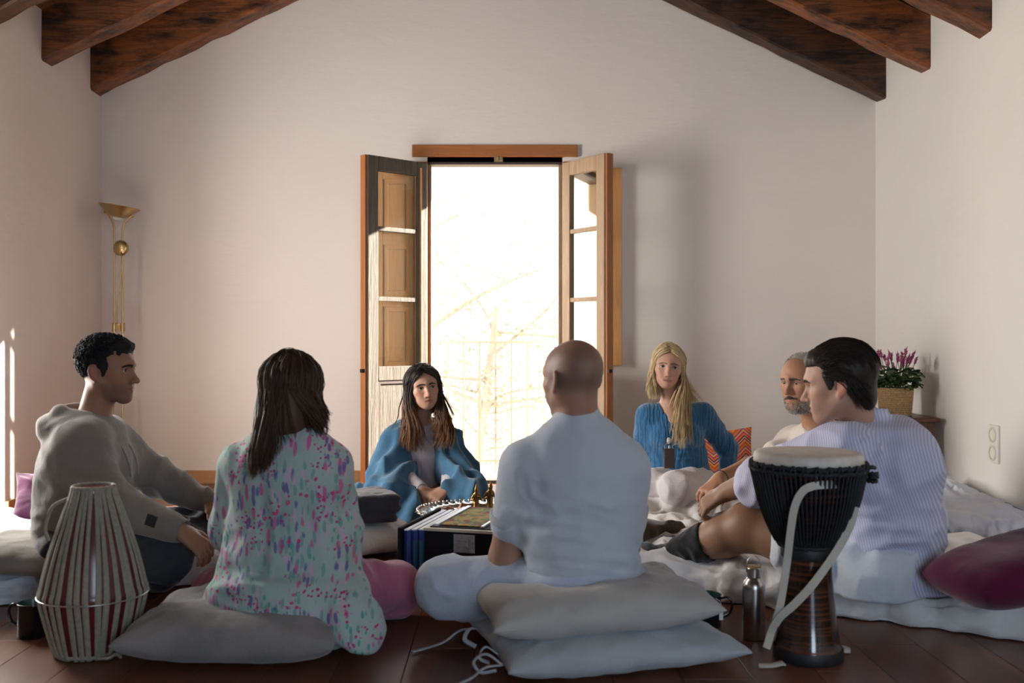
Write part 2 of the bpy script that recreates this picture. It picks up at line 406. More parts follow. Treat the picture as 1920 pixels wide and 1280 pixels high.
def leaf(hx, free, side, wood, inner, nm, zb=.03, zt=1.99):
    """door leaf standing open: stiles, rails, three panes, a lower panel. local x runs from hinge to free edge"""
    h = V(hx, YB-.005, 0); d = V(*free, 0)-h; L = np.linalg.norm(d[:2]); d /= L; nrm = np.cross(d, V(0, 0, 1))
    if nrm[1] > 0: nrm = -nrm
    R = np.stack([d, nrm, V(0, 0, 1)], 1)
    root = thing(nm, None, None, tuple(h)); root['kind'] = 'structure'; t = .022
    bx = lambda x0, x1, z0, z1, tt=t, y=0: MB().box((x0, -tt+y, z0), (x1, tt+y, z1), R, h)
    sw = .075
    bx(0, sw, zb, zt).build('stile', wood, root, bevel=.004); bx(L-sw, L, zb, zt).build('stile', wood, root, bevel=.004)
    rails = [(zt-.085, zt), (1.545, 1.572), (1.125, 1.152), (.65, .735), (zb, zb+.13)]
    for z0, z1 in rails: bx(sw, L-sw, z0, z1, .018 if z1-z0 < .05 else t).build('rail', wood, root, bevel=.003)
    for z0, z1 in ((1.572, zt-.085), (1.152, 1.545), (.735, 1.125)): bx(sw-.004, L-sw+.004, z0-.004, z1+.004, .002).build('pane', M_GLASS, root)
    bx(sw, L-sw, zb+.13, .65, .008).build('panel', wood, root)
    m = MB()
    for x0, x1, z0, z1 in ((sw, sw+.02, zb+.13, .65), (L-sw-.02, L-sw, zb+.13, .65), (sw+.02, L-sw-.02, .63, .65), (sw+.02, L-sw-.02, zb+.13, zb+.15)): m.box((x0, -.016, z0), (x1, .016, z1), R, h)
    m.build('moulding', M_DARKW, root)
    # free edge strip of warm wood on the room side
    bx(L, L+.016, zb, zt, .024, -.01).build('edge_strip', M_CASE, root, bevel=.002)
    for z in (.78, 1.72):
        MB().tube([h+d*.0+V(0, 0, z-.05)-nrm*.0, h+V(0, 0, z+.05)], .011, 10).build('hinge', M_IRON, root)
    b = MB(); b.box((L+.016, -.012, .70), (L+.034, .012, .722), R, h); b.build('catch', M_IRON, root)
    return root, h, d, nrm, R, L
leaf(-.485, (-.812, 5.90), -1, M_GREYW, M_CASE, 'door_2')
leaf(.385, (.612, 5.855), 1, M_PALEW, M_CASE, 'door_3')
def shutter(x0, x1, z0, z1, label_n, y=YB-.045, ang=0.0, hx=None):
    """panelled inner shutter folded back on the wall"""
    root = thing(label_n, None, None, ((x0+x1)/2, y, z0)); root['kind'] = 'structure'
    c = V(hx if hx is not None else x0, y, 0); R = rotz(ang)
    def bx(a0, a1, q0, q1, t0, t1): return MB().box((a0-c[0], t0, q0), (a1-c[0], t1, q1), R, c)
    sw = .075
    bx(x0, x0+sw, z0, z1, -.014, .014).build('stile', M_SHUT, root, bevel=.003); bx(x1-sw, x1, z0, z1, -.014, .014).build('stile', M_SHUT, root, bevel=.003)
    zs = [z0, z0+(z1-z0)*.365, z0+(z1-z0)*.66, z1]
    for i, z in enumerate(zs):
        a, q = (z, z+.07) if i == 0 else ((z-.07, z) if i == 3 else (z-.035, z+.035))
        bx(x0+sw, x1-sw, a, q, -.014, .014).build('rail', M_SHUT, root, bevel=.003)
    for i in range(3):
        a = zs[i]+(.07 if i == 0 else .035); q = zs[i+1]-(.07 if i == 2 else .035)
        bx(x0+sw, x1-sw, a, q, -.004, .004).build('panel', M_SHUT, root)
        m = MB()
        i0, i1, k0, k1 = x0+sw+.028, x1-sw-.028, a+.028, q-.028
        m.box((i0-c[0], -.011, k0), (i1-c[0], .0, k1), R, c); m.build('raised_field', M_SHUT, root, bevel=.006)
    return root
shutter(-.815, -.50, .66, 1.955, 'trim_1')
shutter(.44, .735, .735, 1.955, 'trim_2')
# wall socket
sk = thing('wall_socket', 'white double power socket mounted low on right wall', 'socket', (XR, 4.69, .36))
M_PLAST = m_plain('cream_plastic', (.78, .76, .68), .35, noise=.02); M_PLAST2 = m_plain('grey_cream_plastic', (.62, .60, .52), .4, noise=.02); M_HOLE = m_plain('socket_hole', (.02, .02, .02), .6)
MB().box((XR-.014, 4.645, .315), (XR+.001, 4.735, .495)).build('frame', M_PLAST, sk, bevel=.006)
for zc in (.362, .448):
    MB().lathe([(.037, 0), (.037, .004), (.030, .006), (.0265, .006), (.0255, -.008), (.0, -.008)], (XR-.012, 4.69, zc), 28, roty(-PI/2)).build('insert', M_PLAST2, sk, smooth=False)
    b = MB()
    for dy in (-.0095, .0095): b.lathe([(.003, 0), (.003, .004), (0, .004)], (XR-.008, 4.69+dy, zc), 8, roty(-PI/2))
    b.build('holes', M_HOLE, sk)
# ================================================================== OUTSIDE: balcony rail, autumn tree
M_RAIL = m_plain('cream_painted_iron', (.30, .27, .21), .45, noise=.04)
M_STONE = m_plain('balcony_stone', (.55, .50, .42), .85, noise=.12, scale=12, bump=.3)
struct(MB().box((-1.3, YB+.12, -.12), (1.3, YB+1.0, -.01)), 'trim_3', M_STONE)
RY = YB+.62
rail = thing('balcony_railing', 'cream iron balcony railing with heart scrolls beyond open door', 'railing', (-.05, RY, -.01))
MB().box((-1.0, RY-.012, .868), (.9, RY+.012, .885)).build('top_rail', M_RAIL, rail)
MB().box((-1.0, RY-.012, .06), (.9, RY+.012, .075)).build('bottom_rail', M_RAIL, rail)
xs_b = [-.05+.109*k for k in range(-8, 9)]
for x in xs_b: MB().box((x-.007, RY-.007, -.01), (x+.007, RY+.007, .87)).build('bar', M_RAIL, rail)
def spiral(cx, cz, r0, a0, turns, sgn, n=26):
    t = np.linspace(0, 1, n); a = a0+sgn*turns*2*PI*t; r = r0*(1-.72*t)
    return np.stack([cx+r*np.cos(a), np.full(n, RY-.012), cz+r*np.sin(a)], 1)
def heart(zlo, zhi, flip):
    """a heart-shaped scroll pair about the middle bar"""
    x0 = -.05
    for s_ in (-1, 1):
        zt, zb_ = (zhi, zlo) if not flip else (zlo, zhi)   # zt: scroll end, zb_: point end
        d = 1 if not flip else -1; H = abs(zhi-zlo)
        pts = [V(x0+s_*.012, RY-.012, zb_), V(x0+s_*.055, RY-.012, zb_+d*H*.35), V(x0+s_*.085, RY-.012, zb_+d*H*.66), V(x0+s_*.082, RY-.012, zb_+d*H*.88), V(x0+s_*.052, RY-.012, zb_+d*H*1.0), V(x0+s_*.02, RY-.012, zb_+d*H*.93),
               V(x0+s_*.014, RY-.012, zb_+d*H*.80), V(x0+s_*.035, RY-.012, zb_+d*H*.73), V(x0+s_*.052, RY-.012, zb_+d*H*.80), V(x0+s_*.042, RY-.012, zb_+d*H*.87)]
        MB().tube(spline(pts, 50), .0055, 6).build('scroll', M_RAIL, rail, smooth=True)
        c = (x0+s_*.03, zb_-d*.028)
        MB().tube(spiral(c[0], c[1], .024, PI/2*d if s_ > 0 else PI/2*d, 1.25, -s_*d), .005, 6).build('scroll', M_RAIL, rail, smooth=True)
heart(.465, .67, True); heart(.24, .445, False)
for z in (.70, .565, .345, .215): MB().box((-.075, RY-.02, z-.007), (-.025, RY+.009, z+.007)).build('collar', M_RAIL, rail)
# tree with thin yellow autumn foliage
def bark_mat():
    t = NT('tree_bark'); n = t.noise(t.coord((6, 6, 1.5)), 4, 4); t.set(Base__Color=t.ramp(n, [(.3, (.19, .155, .115)), (.7, (.29, .24, .18))]), Roughness=.9); t.bump(n, .6, .01); return t.m
def leaf_mat():
    t = NT('autumn_leaves'); oi = t.n('ShaderNodeNewGeometry')
    c = t.ramp(oi.outputs['Random Per Island'], [(0, (.27, .19, .11)), (.35, (.31, .25, .14)), (.6, (.23, .23, .12)), (.85, (.27, .17, .10)), (1, (.18, .19, .10))])
    t.set(Base__Color=c, Roughness=.6)
    tl = t.n('ShaderNodeBsdfTranslucent'); t.L(c, tl.inputs['Color']); mx = t.n('ShaderNodeMixShader'); mx.inputs[0].default_value = .5
    t.L(t.b.outputs[0], mx.inputs[1]); t.L(tl.outputs[0], mx.inputs[2]); t.L(mx.outputs[0], t.t.nodes['Material Output'].inputs['Surface']); return t.m
M_BARK, M_LEAF = bark_mat(), leaf_mat()
def tree(x, y, zb, h, seed, lean, label, nl, zlo, spread, limbs):
    rs = np.random.RandomState(seed)
    root = thing('autumn_tree', label, 'tree', (x, y, zb), 'trees beyond the balcony')
    p0 = V(x, y, zb); top = p0+V(lean[0], lean[1], h)
    tr = spline([p0, p0*.5+top*.5+V(.15, 0, 0), top], 20); MB().tube(tr, np.linspace(.11, .035, 20), 10).build('trunk', M_BARK, root, smooth=True)
    tips = []
    allb = [(V(*a), V(*c_), r) for a, c_, r in limbs]
    for i in range(16):
        a = tr[int(rs.uniform(6, 19))]; ang_ = rs.uniform(0, 2*PI); L = rs.uniform(.8, 1.9)
        allb.append((a, a+V(math.cos(ang_)*L, math.sin(ang_)*L*.35, rs.uniform(-.2, 1.0)), .022))
    for a, c_, r in allb:
        m = (a+c_)/2+rs.randn(3)*.09
        pa = spline([a, m, c_], 12); MB().tube(pa, np.linspace(r, r*.3, 12), 6).build('branch', M_BARK, root, smooth=True)
        tips += list(pa[3:])
        for k in range(4):
            q = pa[rs.randint(3, 12)]; e = q+rs.randn(3)*V(.4, .12, .25)
            b_ = spline([q, (q+e)/2+rs.randn(3)*.04, e], 7); MB().tube(b_, np.linspace(r*.35, .002, 7), 4).build('twig', M_BARK, root); tips += list(b_[2:])
    tips = np.array(tips); c = tips[rs.randint(0, len(tips), nl)]+rs.randn(nl, 3)*spread
    c = c[c[:, 2] > zlo]; n = len(c)
    # each leaf: a small folded diamond
    a = rs.randn(n, 3); a /= np.linalg.norm(a, axis=1)[:, None]; t_ = rs.randn(n, 3); b_ = np.cross(a, t_); b_ /= np.linalg.norm(b_, axis=1)[:, None]
    nn = np.cross(a, b_); s_ = rs.uniform(.018, .036, n)[:, None]
    v = np.stack([c-a*s_, c+b_*s_*.55+nn*s_*.2, c+a*s_, c-b_*s_*.55+nn*s_*.2], 1).reshape(-1, 3)
    f = np.arange(n*4).reshape(n, 4)
    mk('leaves', v, f, M_LEAF, root, kind='stuff')
tree(-.95, 9.4, -3.2, 4.4, 11, (.9, .0), 'slender autumn tree with yellow leaves behind the railing scrolls', 5000, -1.4, (.34, .14, .30),
     [((-.85, 9.4, .9), (.35, 9.3, 1.55), .035), ((-1.6, 9.5, 1.4), (-.1, 9.4, 2.2), .022)])
tree(1.5, 12.6, -3.2, 4.0, 12, (-.5, .0), 'taller autumn tree seen at the right of the doorway', 4500, -1.6, (.34, .16, .3), [])
tree(-.5, 16.0, -3.2, 3.4, 13, (.1, .0), 'low bushy autumn tree filling the lower middle of the doorway', 9000, -1.8, (.55, .2, .40), [])
M_EARTH = m_plain('garden_ground', (.42, .38, .26), .95, noise=.2, scale=1.5)
struct(MB().box((-40, YB+1.2, -3.4), (40, 70, -3.2)), 'garden_ground', M_EARTH)
# ================================================================== smooth-union modelling of bodies and clothes
def axis_coords(lo, hi, h, fines):
    out = [lo]; x = lo
    while x < hi:
        st = h
        for a, b, hf in fines:
            d = max(a-x-h, x-b, 0); st = min(st, max(hf, hf+.3*d))
        x += st; out.append(x)
    return np.array(out, np.float32)
class Field:
    def __init__(s, lo, hi, h, fine=()):
        s.x = [axis_coords(lo[i], hi[i], h, [(f[0][i], f[1][i], f[2]) for f in fine]) for i in range(3)]
        s.h = h; s.d = np.full([len(a) for a in s.x], .5, np.float32)
    def blk(s, lo, hi):
        sl = []
        for i in range(3):
            a = max(0, np.searchsorted(s.x[i], lo[i])-2); b = min(len(s.x[i]), np.searchsorted(s.x[i], hi[i])+2)
            if b-a < 1: return None
            sl.append(slice(a, b))
        return tuple(sl), s.x[0][sl[0]][:, None, None], s.x[1][sl[1]][None, :, None], s.x[2][sl[2]][None, None, :]
    def comb(s, sl, v, k, op):
        D = s.d[sl]
        if op == 'add':
            if k <= 0: s.d[sl] = np.minimum(D, v)
            else:
                h = np.maximum(k-np.abs(D-v), 0)/k; s.d[sl] = np.minimum(D, v)-h*h*k*.25
        else:
            v = -v
            if k <= 0: s.d[sl] = np.maximum(D, v)
            else:
                h = np.maximum(k-np.abs(D-v), 0)/k; s.d[sl] = np.maximum(D, v)+h*h*k*.25
        return s
    def ell(s, c, r, R=None, k=.01, op='add'):
        c = np.asarray(c, float); r = np.asarray(r, float); R = np.eye(3) if R is None else np.asarray(R, float)
        ext = np.sqrt((R*R)@(r*r))+k+.02
        q = s.blk(c-ext, c+ext)
        if q is None: return s
        sl, X, Y, Z = q; X = X-c[0]; Y = Y-c[1]; Z = Z-c[2]; R = R.astype(np.float32)
        k0 = 0; k1 = 0
        for i in range(3):
            l = (X*R[0, i]+Y*R[1, i]+Z*R[2, i])/np.float32(r[i]); k0 = k0+l*l; k1 = k1+(l/np.float32(r[i]))**2
        k0 = np.sqrt(k0); k1 = np.sqrt(k1)+1e-6
        return s.comb(sl, k0*(k0-1)/k1, k, op)
    def cone(s, a, b, ra, rb, k=.02, flat=None, op='add'):
        a = np.asarray(a, float); b = np.asarray(b, float); rm = max(ra, rb)+k+.02
        q = s.blk(np.minimum(a, b)-rm, np.maximum(a, b)+rm)
        if q is None: return s
        sl, X, Y, Z = q; ba = b-a; L2 = max(1e-9, ba@ba)
        X = X-np.float32(a[0]); Y = Y-np.float32(a[1]); Z = Z-np.float32(a[2])
        t = np.clip((X*ba[0]+Y*ba[1]+Z*ba[2])/L2, 0, 1).astype(np.float32)
        X = X-t*np.float32(ba[0]); Y = Y-t*np.float32(ba[1]); Z = Z-t*np.float32(ba[2])
        g = 1.0
        if flat is not None:
            ax, fac = flat; ax = np.asarray(unit(ax), np.float32); w_ = (X*ax[0]+Y*ax[1]+Z*ax[2])*np.float32(fac-1)
            X = X+w_*ax[0]; Y = Y+w_*ax[1]; Z = Z+w_*ax[2]; g = 1/math.sqrt(fac)
        v = (np.sqrt(X*X+Y*Y+Z*Z)-(ra+t*np.float32(rb-ra)))*np.float32(g)
        return s.comb(sl, v, k, op)
    def chain(s, pts, rs, k=.02, flat=None):
        for i in range(len(pts)-1): s.cone(pts[i], pts[i+1], rs[i], rs[i+1], k, flat)
        return s
    def box(s, c, hs, R=None, r=.01, k=.01, op='add'):
        c = np.asarray(c, float); R = np.eye(3) if R is None else np.asarray(R, float); hs = np.asarray(hs, float)
        ext = np.abs(R)@hs+r+k+.02; q = s.blk(c-ext, c+ext)
        if q is None: return s
        sl, X, Y, Z = q; X = X-c[0]; Y = Y-c[1]; Z = Z-c[2]
        qs = [np.abs(X*R[0, i]+Y*R[1, i]+Z*R[2, i])-(hs[i]-r) for i in range(3)]
        o = np.sqrt(sum(np.maximum(a, 0)**2 for a in qs)); ins = np.minimum(np.maximum(np.maximum(qs[0], qs[1]), qs[2]), 0)
        return s.comb(sl, (o+ins-r).astype(np.float32), k, op)
    def plane(s, p, n, k=.005):
        """cut away what lies on the side n points to"""
        n = unit(n); X, Y, Z = s.x[0][:, None, None], s.x[1][None, :, None], s.x[2][None, None, :]
        v = -((X-p[0])*n[0]+(Y-p[1])*n[1]+(Z-p[2])*n[2])
        return s.comb((slice(None),)*3, v.astype(np.float32), k, 'sub')
    def displace(s, fn, band=.03):
        ii = np.nonzero(np.abs(s.d) < band)
        p = np.stack([s.x[i][ii[i]] for i in range(3)], -1)
        s.d[ii] -= fn(p).astype(np.float32); return s
    def wrinkle(s, amp, scale, R=None, seed=0., c=None, rad=None, ridged=True):
        def fn(p):
            q = p if R is None else p@np.asarray(R, np.float32)
            n = vnoise(q*np.asarray(scale, np.float32)+seed+.35*vnoise(p*6+seed)[:, None])
            v = (1-2*np.abs(n)) if ridged else n
            if c is not None: v = v*np.exp(-(np.linalg.norm(p-np.asarray(c, np.float32), axis=1)/rad)**2)
            return amp*v
        return s.displace(fn)
    def mesh(s, smooth=1):
        d = s.d; S = d < 0; nx, ny, nz = d.shape
        c = [S[i:nx-1+i, j:ny-1+j, k:nz-1+k] for i in (0, 1) for j in (0, 1) for k in (0, 1)]
        cnt = sum(a.astype(np.int8) for a in c); act = (cnt > 0) & (cnt < 8)
        I, J, K = np.nonzero(act); n = len(I); idx = np.full(act.shape, -1, np.int64); idx[I, J, K] = np.arange(n)
        pos = np.zeros((n, 3)); num = np.zeros(n)
        cr = [(0, 0, 0), (1, 0, 0), (0, 1, 0), (1, 1, 0), (0, 0, 1), (1, 0, 1), (0, 1, 1), (1, 1, 1)]
        dv = [d[I+a, J+b, K+e] for a, b, e in cr]
        pv = [np.stack([s.x[0][I+a], s.x[1][J+b], s.x[2][K+e]], -1) for a, b, e in cr]
        for a, b in ((0, 1), (2, 3), (4, 5), (6, 7), (0, 2), (1, 3), (4, 6), (5, 7), (0, 4), (1, 5), (2, 6), (3, 7)):
            m = (dv[a] < 0) != (dv[b] < 0); t = np.where(m, dv[a]/np.where(m, dv[a]-dv[b], 1), 0)
            pos += np.where(m[:, None], pv[a]+(pv[b]-pv[a])*t[:, None], 0); num += m
        pos /= num[:, None]
        Q = []
        for ax in range(3):
            sh = [slice(1, -1)]*3; sh[ax] = slice(0, -1); lo = S[tuple(sh)]; s2 = list(sh); s2[ax] = slice(1, None); hi = S[tuple(s2)]
            e = np.nonzero(lo != hi)
            if len(e[0]) == 0: continue
            o = [0, 0, 0]; b1, b2 = [(1, 2), (2, 0), (0, 1)][ax]
            g = [e[i]+(0 if i == ax else 1) for i in range(3)]
            def cell(da, db):
                q = [g[0].copy(), g[1].copy(), g[2].copy()]; q[b1] -= da; q[b2] -= db; return idx[q[0], q[1], q[2]]
            quad = np.stack([cell(1, 1), cell(0, 1), cell(0, 0), cell(1, 0)], -1)
            fl = ~lo[e]; quad[fl] = quad[fl][:, ::-1]; Q.append(quad)
        F = np.concatenate(Q); F = F[(F >= 0).all(1)]
        for _ in range(smooth):
            acc = np.zeros_like(pos); w_ = np.zeros(n)
            for a in range(4):
                i, j = F[:, a], F[:, (a+1) % 4]
                for ch in range(3): acc[:, ch] += np.bincount(i, pos[j, ch], n)+np.bincount(j, pos[i, ch], n)
                w_ += np.bincount(i, minlength=n)+np.bincount(j, minlength=n)
            pos = pos*.5+.5*acc/np.maximum(w_, 1)[:, None]
        return pos, F
    def build(s, name, mat, parent, smooth=1, col=None, **kw):
        p, F = s.mesh(smooth); o = mk(name, p, F, mat, parent, smooth=True, **kw)
        if col is not None:
            a = o.data.color_attributes.new('tint', 'FLOAT_COLOR', 'POINT'); c = col(p); c = np.concatenate([c, np.ones((len(c), 1))], 1).astype(np.float32)
            if len(a.data) == len(c): a.data.foreach_set('color', c.ravel())
        return o
def locks(paths, radii, n=4):
    """many tapering hair locks as one mesh: paths (m,k,3), radii (m,k)"""
    P = np.asarray(paths, float); m, k, _ = P.shape; T = np.gradient(P, axis=1); T /= np.maximum(1e-9, np.linalg.norm(T, axis=2))[..., None]
    ref = np.cross(T[:, 0], np.array([.37, .61, .70])); N = np.zeros_like(P); q = ref/np.maximum(1e-9, np.linalg.norm(ref, axis=1))[:, None]
    for i in range(k):
        q = q-T[:, i]*np.sum(q*T[:, i], 1)[:, None]; q = q/np.maximum(1e-9, np.linalg.norm(q, axis=1))[:, None]; N[:, i] = q
    B = np.cross(T, N)
    a = np.linspace(0, 2*PI, n, endpoint=False); R = np.asarray(radii)[..., None, None]
    v = P[:, :, None, :]+R*(np.cos(a)[:, None]*N[:, :, None, :]+np.sin(a)[:, None]*B[:, :, None, :])
    base = (np.arange(m)*k*n)[:, None, None]; i = np.arange(k-1)[None, :, None]*n; j = np.arange(n)[None, None, :]; j2 = (j+1) % n
    f = np.stack([base+i+j, base+i+j2, base+i+n+j2, base+i+n+j], -1).reshape(-1, 4)
    return v.reshape(-1, 3), f

# ------------------------------------------------------------------ skin, hair, eye materials
def skin_mat():
    t = NT('skin'); a = t.n('ShaderNodeVertexColor'); a.layer_name = 'tint'
    n = t.noise(t.coord(), 60, 3); f = t.noise(t.coord(), 500, 2)
    c = t.mix(t.math('MULTIPLY', n, .25), a.outputs['Color'], t.mix(1., a.outputs['Color'], (1.0, .78, .70), 'MULTIPLY'))
    t.set(Base__Color=c, Roughness=.52, Specular__IOR__Level=.4, Subsurface__Weight=.06, Subsurface__Radius=(.012, .005, .003), Subsurface__Scale=.6)
    t.bump(f, .12, .0006); return t.m
M_SKIN = skin_mat()
def hair_mat(name, c1, c2, rough=.42, scale=90):
    t = NT(name); g = t.n('ShaderNodeNewGeometry'); n = t.noise(t.coord((1, 1, .12)), scale, 3)
    f = t.math('ADD', t.math('MULTIPLY', g.outputs['Random Per Island'], .6), t.math('MULTIPLY', n, .5))
    t.set(Base__Color=t.ramp(f, [(.2, c1), (.75, c2)]), Roughness=max(rough, .5), Specular__IOR__Level=.25); t.bump(n, .6, .002); return t.m
def eye_mat(name, iris):
    t = NT(name); tc = t.n('ShaderNodeTexCoord'); sp = t.n('ShaderNodeVectorMath', _operation='LENGTH'); mp = t.n('ShaderNodeVectorMath', _operation='MULTIPLY'); mp.inputs[1].default_value = (1, 0, 1)
    a = t.n('ShaderNodeAttribute'); a.attribute_name = 'eyeuv'; t.L(a.outputs['Vector'], mp.inputs[0]); t.L(mp.outputs[0], sp.inputs[0])
    c = t.ramp(sp.outputs['Value'], [(0., (.005, .004, .004)), (.20, (.005, .004, .004)), (.24, iris), (.44, tuple(x*.5 for x in iris)), (.50, (.66, .60, .57))])
    t.set(Base__Color=c, Roughness=.12); return t.m
M_EYEB = eye_mat('brown_eye', (.06, .028, .012)); M_EYEG = eye_mat('grey_eye', (.10, .11, .09))
M_BROW = hair_mat('dark_brow_hair', (.008, .006, .005), (.03, .02, .014)); M_BROWL = hair_mat('fair_brow_hair', (.14, .085, .045), (.24, .16, .09)); M_BROWG = hair_mat('grey_brow_hair', (.05, .04, .035), (.20, .17, .15))

# ------------------------------------------------------------------ a head and its face
class Head:
    def __init__(s, c, fwd, up=(0, 0, 1), scale=1.0, female=False):
        f = unit(fwd); u = unit(np.asarray(up, float)-f*np.dot(up, f)); r = np.cross(f, u)   # r: the person's right
        s.c = np.asarray(c, float); s.R = np.stack([r, f, u], 1); s.k = scale; s.fem = female
    def w(s, *p): return s.c+s.R@(np.array(p, float)*s.k)
    def loc(s, p): return ((p-s.c)@s.R)/s.k
    def ext(s, m=.0): r = .135*s.k+m; return s.c-r, s.c+r
    def ell(s, F, c, r, k, op='add', R=None):
        F.ell(s.w(*c), np.array(r)*s.k, s.R if R is None else s.R@R, k*s.k, op)
    def cone(s, F, a, b, ra, rb, k, op='add', flat=None):
        F.cone(s.w(*a), s.w(*b), ra*s.k, rb*s.k, k*s.k, None if flat is None else (s.R@np.array(flat[0], float), flat[1]), op)
    def add(s, F, neck, rneck=None, open_eye=.0045, nose=1.0, jaw=1.0, ears=True, lips=1.0, chin=0.0):
        fm = s.fem; e = lambda *a, **k: s.ell(F, *a, **k); co = lambda *a, **k: s.cone(F, *a, **k)
        rn = rneck or (.047 if fm else .056)
        j = jaw*(.88 if fm else 1.0); chin = chin-(.013 if fm else 0); ez = 1.10 if fm else 1.0
        e((0, -.014, .035), (.0735, .094, .083), .01)
        e((0, .036, .032), (.060, .052, .060), .03)
        e((0, .030, -.030), (.057*j, .052, .064), .03)
        for q in (-1, 1):
            co((q*.050*j, -.008, -.040), (q*.016*j, .060, -.090-chin), .021, .017, .03)
            e((q*.041, .052, -.013), (.021, .024, .018), .02)
            e((q*.029, .060, -.045), (.021, .021, .026), .02)
        e((0, .066, -.089-chin), (.022*j, .020, .018), .02)
        e((0, .068, -.058), (.027, .021, .022), .018)
        for q in (-1, 1):
            co((0, .082, .027), (q*.045, .064, .027), .010 if fm else .0125, .010, .016)
            e((q*.031, .090, .008), (.019, .015, .0125), .012, 'sub')
            e((q*.031, .0660, .008), (.0165*ez, .0150, .0130*ez), .004)
            e((q*.031, .0840, .0080), (.0140*ez, .0105, open_eye), .0015, 'sub')
        n = nose
        co((0, .080, .017), (0, .080+.023*n, -.027), .0070, .0085 if fm else .0095, .010)
        co((0, .070, .012), (0, .080, -.028), .011, .0145, .008)
        e((0, .080+.0235*n, -.030), (.0100 if fm else .0118, .0112, .0100), .006)
        for q in (-1, 1):
            e((q*.0118, .093, -.033), (.0070, .0100, .0070), .005)
            co((0, .0872, -.0535), (q*.022, .0785, -.0580), .0050*lips, .0030, .006)
            co((0, .0862, -.0650), (q*.019, .0785, -.0615), .0060*lips, .0030, .006)
        co((-.021, .0935, -.0590), (.021, .0935, -.0590), .0035, .0035, .002, 'sub'); s.F = F
        if ears:
            for q in (-1, 1):
                Re = rotz(q*.42)@rotx(.22)
                e((q*.0775, -.016, .000), (.0060, .018, .031), .004, R=Re)
                e((q*.0850, -.009, .003), (.0060, .0095, .016), .003, 'sub', R=Re)
                e((q*.0730, -.006, -.026), (.0060, .009, .009), .006)
        nb = np.asarray(neck, float)
        F.cone(s.w(0, -.020, -.045), nb, rn, rn*1.06, .022)
        F.cone(nb, nb+V(0, 0, -.06), rn*1.06, rn*1.5, .03)
    def surf(s, x, z, y0=.125, y1=.02):
        """local y of the skin in front at (x, z)"""
        ys = np.arange(y0, y1, -.0008); p = np.array([s.w(x, y, z) for y in ys]); ii = []
        for i in range(3):
            a = s.F.x[i]; k = np.clip(np.searchsorted(a, p[:, i])-1, 0, len(a)-2); ii.append((k, (p[:, i]-a[k])/(a[k+1]-a[k])))
        d = 0
        for a in (0, 1):
            for b in (0, 1):
                for c in (0, 1): d = d+s.F.d[ii[0][0]+a, ii[1][0]+b, ii[2][0]+c]*(ii[0][1] if a else 1-ii[0][1])*(ii[1][1] if b else 1-ii[1][1])*(ii[2][1] if c else 1-ii[2][1])
        h = np.nonzero(d < 0)[0]; return ys[h[0]] if len(h) else y1
    def eyes(s, mat, parent, look=(0, 1, 0)):
        for q in (-1, 1):
            c = s.w(q*.031, .0672, .0082); n, m = 16, 24
            th = np.linspace(0, PI, n); ph = np.linspace(0, 2*PI, m, endpoint=False); f = unit(look); r = unit(np.cross(f, (0, 0, 1))); u = np.cross(r, f)
            L = np.stack([np.outer(np.sin(th), np.cos(ph)), np.repeat(np.cos(th)[:, None], m, 1), np.outer(np.sin(th), np.sin(ph))], -1)
            Lw = (L[..., 0:1]*r+L[..., 1:2]*f+L[..., 2:3]*u)*.0135*s.k
            b = MB(); b.grid(c+Lw@s.R.T, wrap=True); o = b.build('eye', mat, parent, smooth=True)
            at_ = o.data.attributes.new('eyeuv', 'FLOAT_VECTOR', 'POINT'); q_ = L.reshape(-1, 3).copy(); bad = q_[:, 1] < 0; q_[bad, 0] = 2.0
            at_.data.foreach_set('vector', q_.astype(np.float32).ravel())
    def brows(s, mat, parent, thick=1.0, arch=.004, zz=0.):
        rs = np.random.RandomState(5)
        for q in (-1, 1):
            P = []; Rr = []; X = np.linspace(.008, .056, 13); SY = {}
            for i in range(110):
                t = rs.rand(); x = .012+.037*t; z = .0235+zz+arch*math.sin(PI*min(1, t*1.1))-.003*t*t+rs.randn()*.0015*thick*(1-.55*t)
                k = (round(x*q, 3), round(z, 3))
                if k not in SY: SY[k] = s.surf(x*q, z)
                yb = SY[k]+.0004; d = V(q*.0070, -.0025-.004*t, .0030*(1-1.7*t)); p = V(q*x, yb, z)
                P.append([s.w(*(p-d*.5)), s.w(*(p+V(0, .0006, 0))), s.w(*(p+d*.5))]); Rr.append([.0006*s.k, .0009*s.k, .0002*s.k])
            v, f = locks(P, Rr, 3); mk('eyebrow', v, f, mat, parent, smooth=True)
    def lashes(s, mat, parent, w=.0012):
        for q in (-1, 1):
            t = np.linspace(-1, 1, 12); P = np.stack([q*.031+.0140*t, .0785+.0030*(1-t*t), .0082+.0052*(1-t*t)**.8-.001*abs(t)], -1)
            MB().tube(np.array([s.w(*p) for p in P]), w*s.k*(1.05-.6*t*t), 6).build('eyelash', mat, parent, smooth=True)
    def tint(s, p, base, lip=(.42, .15, .12), lipw=1.0, stub=None, stubcol=None, scalp=None, scalpcol=None, hands=None, blush=.25):
        q = s.loc(p); x, y, z = np.abs(q[:, 0]), q[:, 1], q[:, 2]; c = np.tile(np.array(base), (len(p), 1)).astype(float)
        inh = (np.linalg.norm(q-np.array([0, 0, 0]), axis=1) < .17)
        sm = lambda a, b, v: np.clip((v-a)/(b-a), 0, 1)
        bl = blush*np.exp(-((x-.042)/.02)**2-((z+.022)/.02)**2)*(y > .03)+blush*1.2*np.exp(-(x/.014)**2-((z+.03)/.012)**2)*(y > .085)
        c = c*(1-bl[:, None])+bl[:, None]*np.array(base)*np.array([1.12, .72, .66])
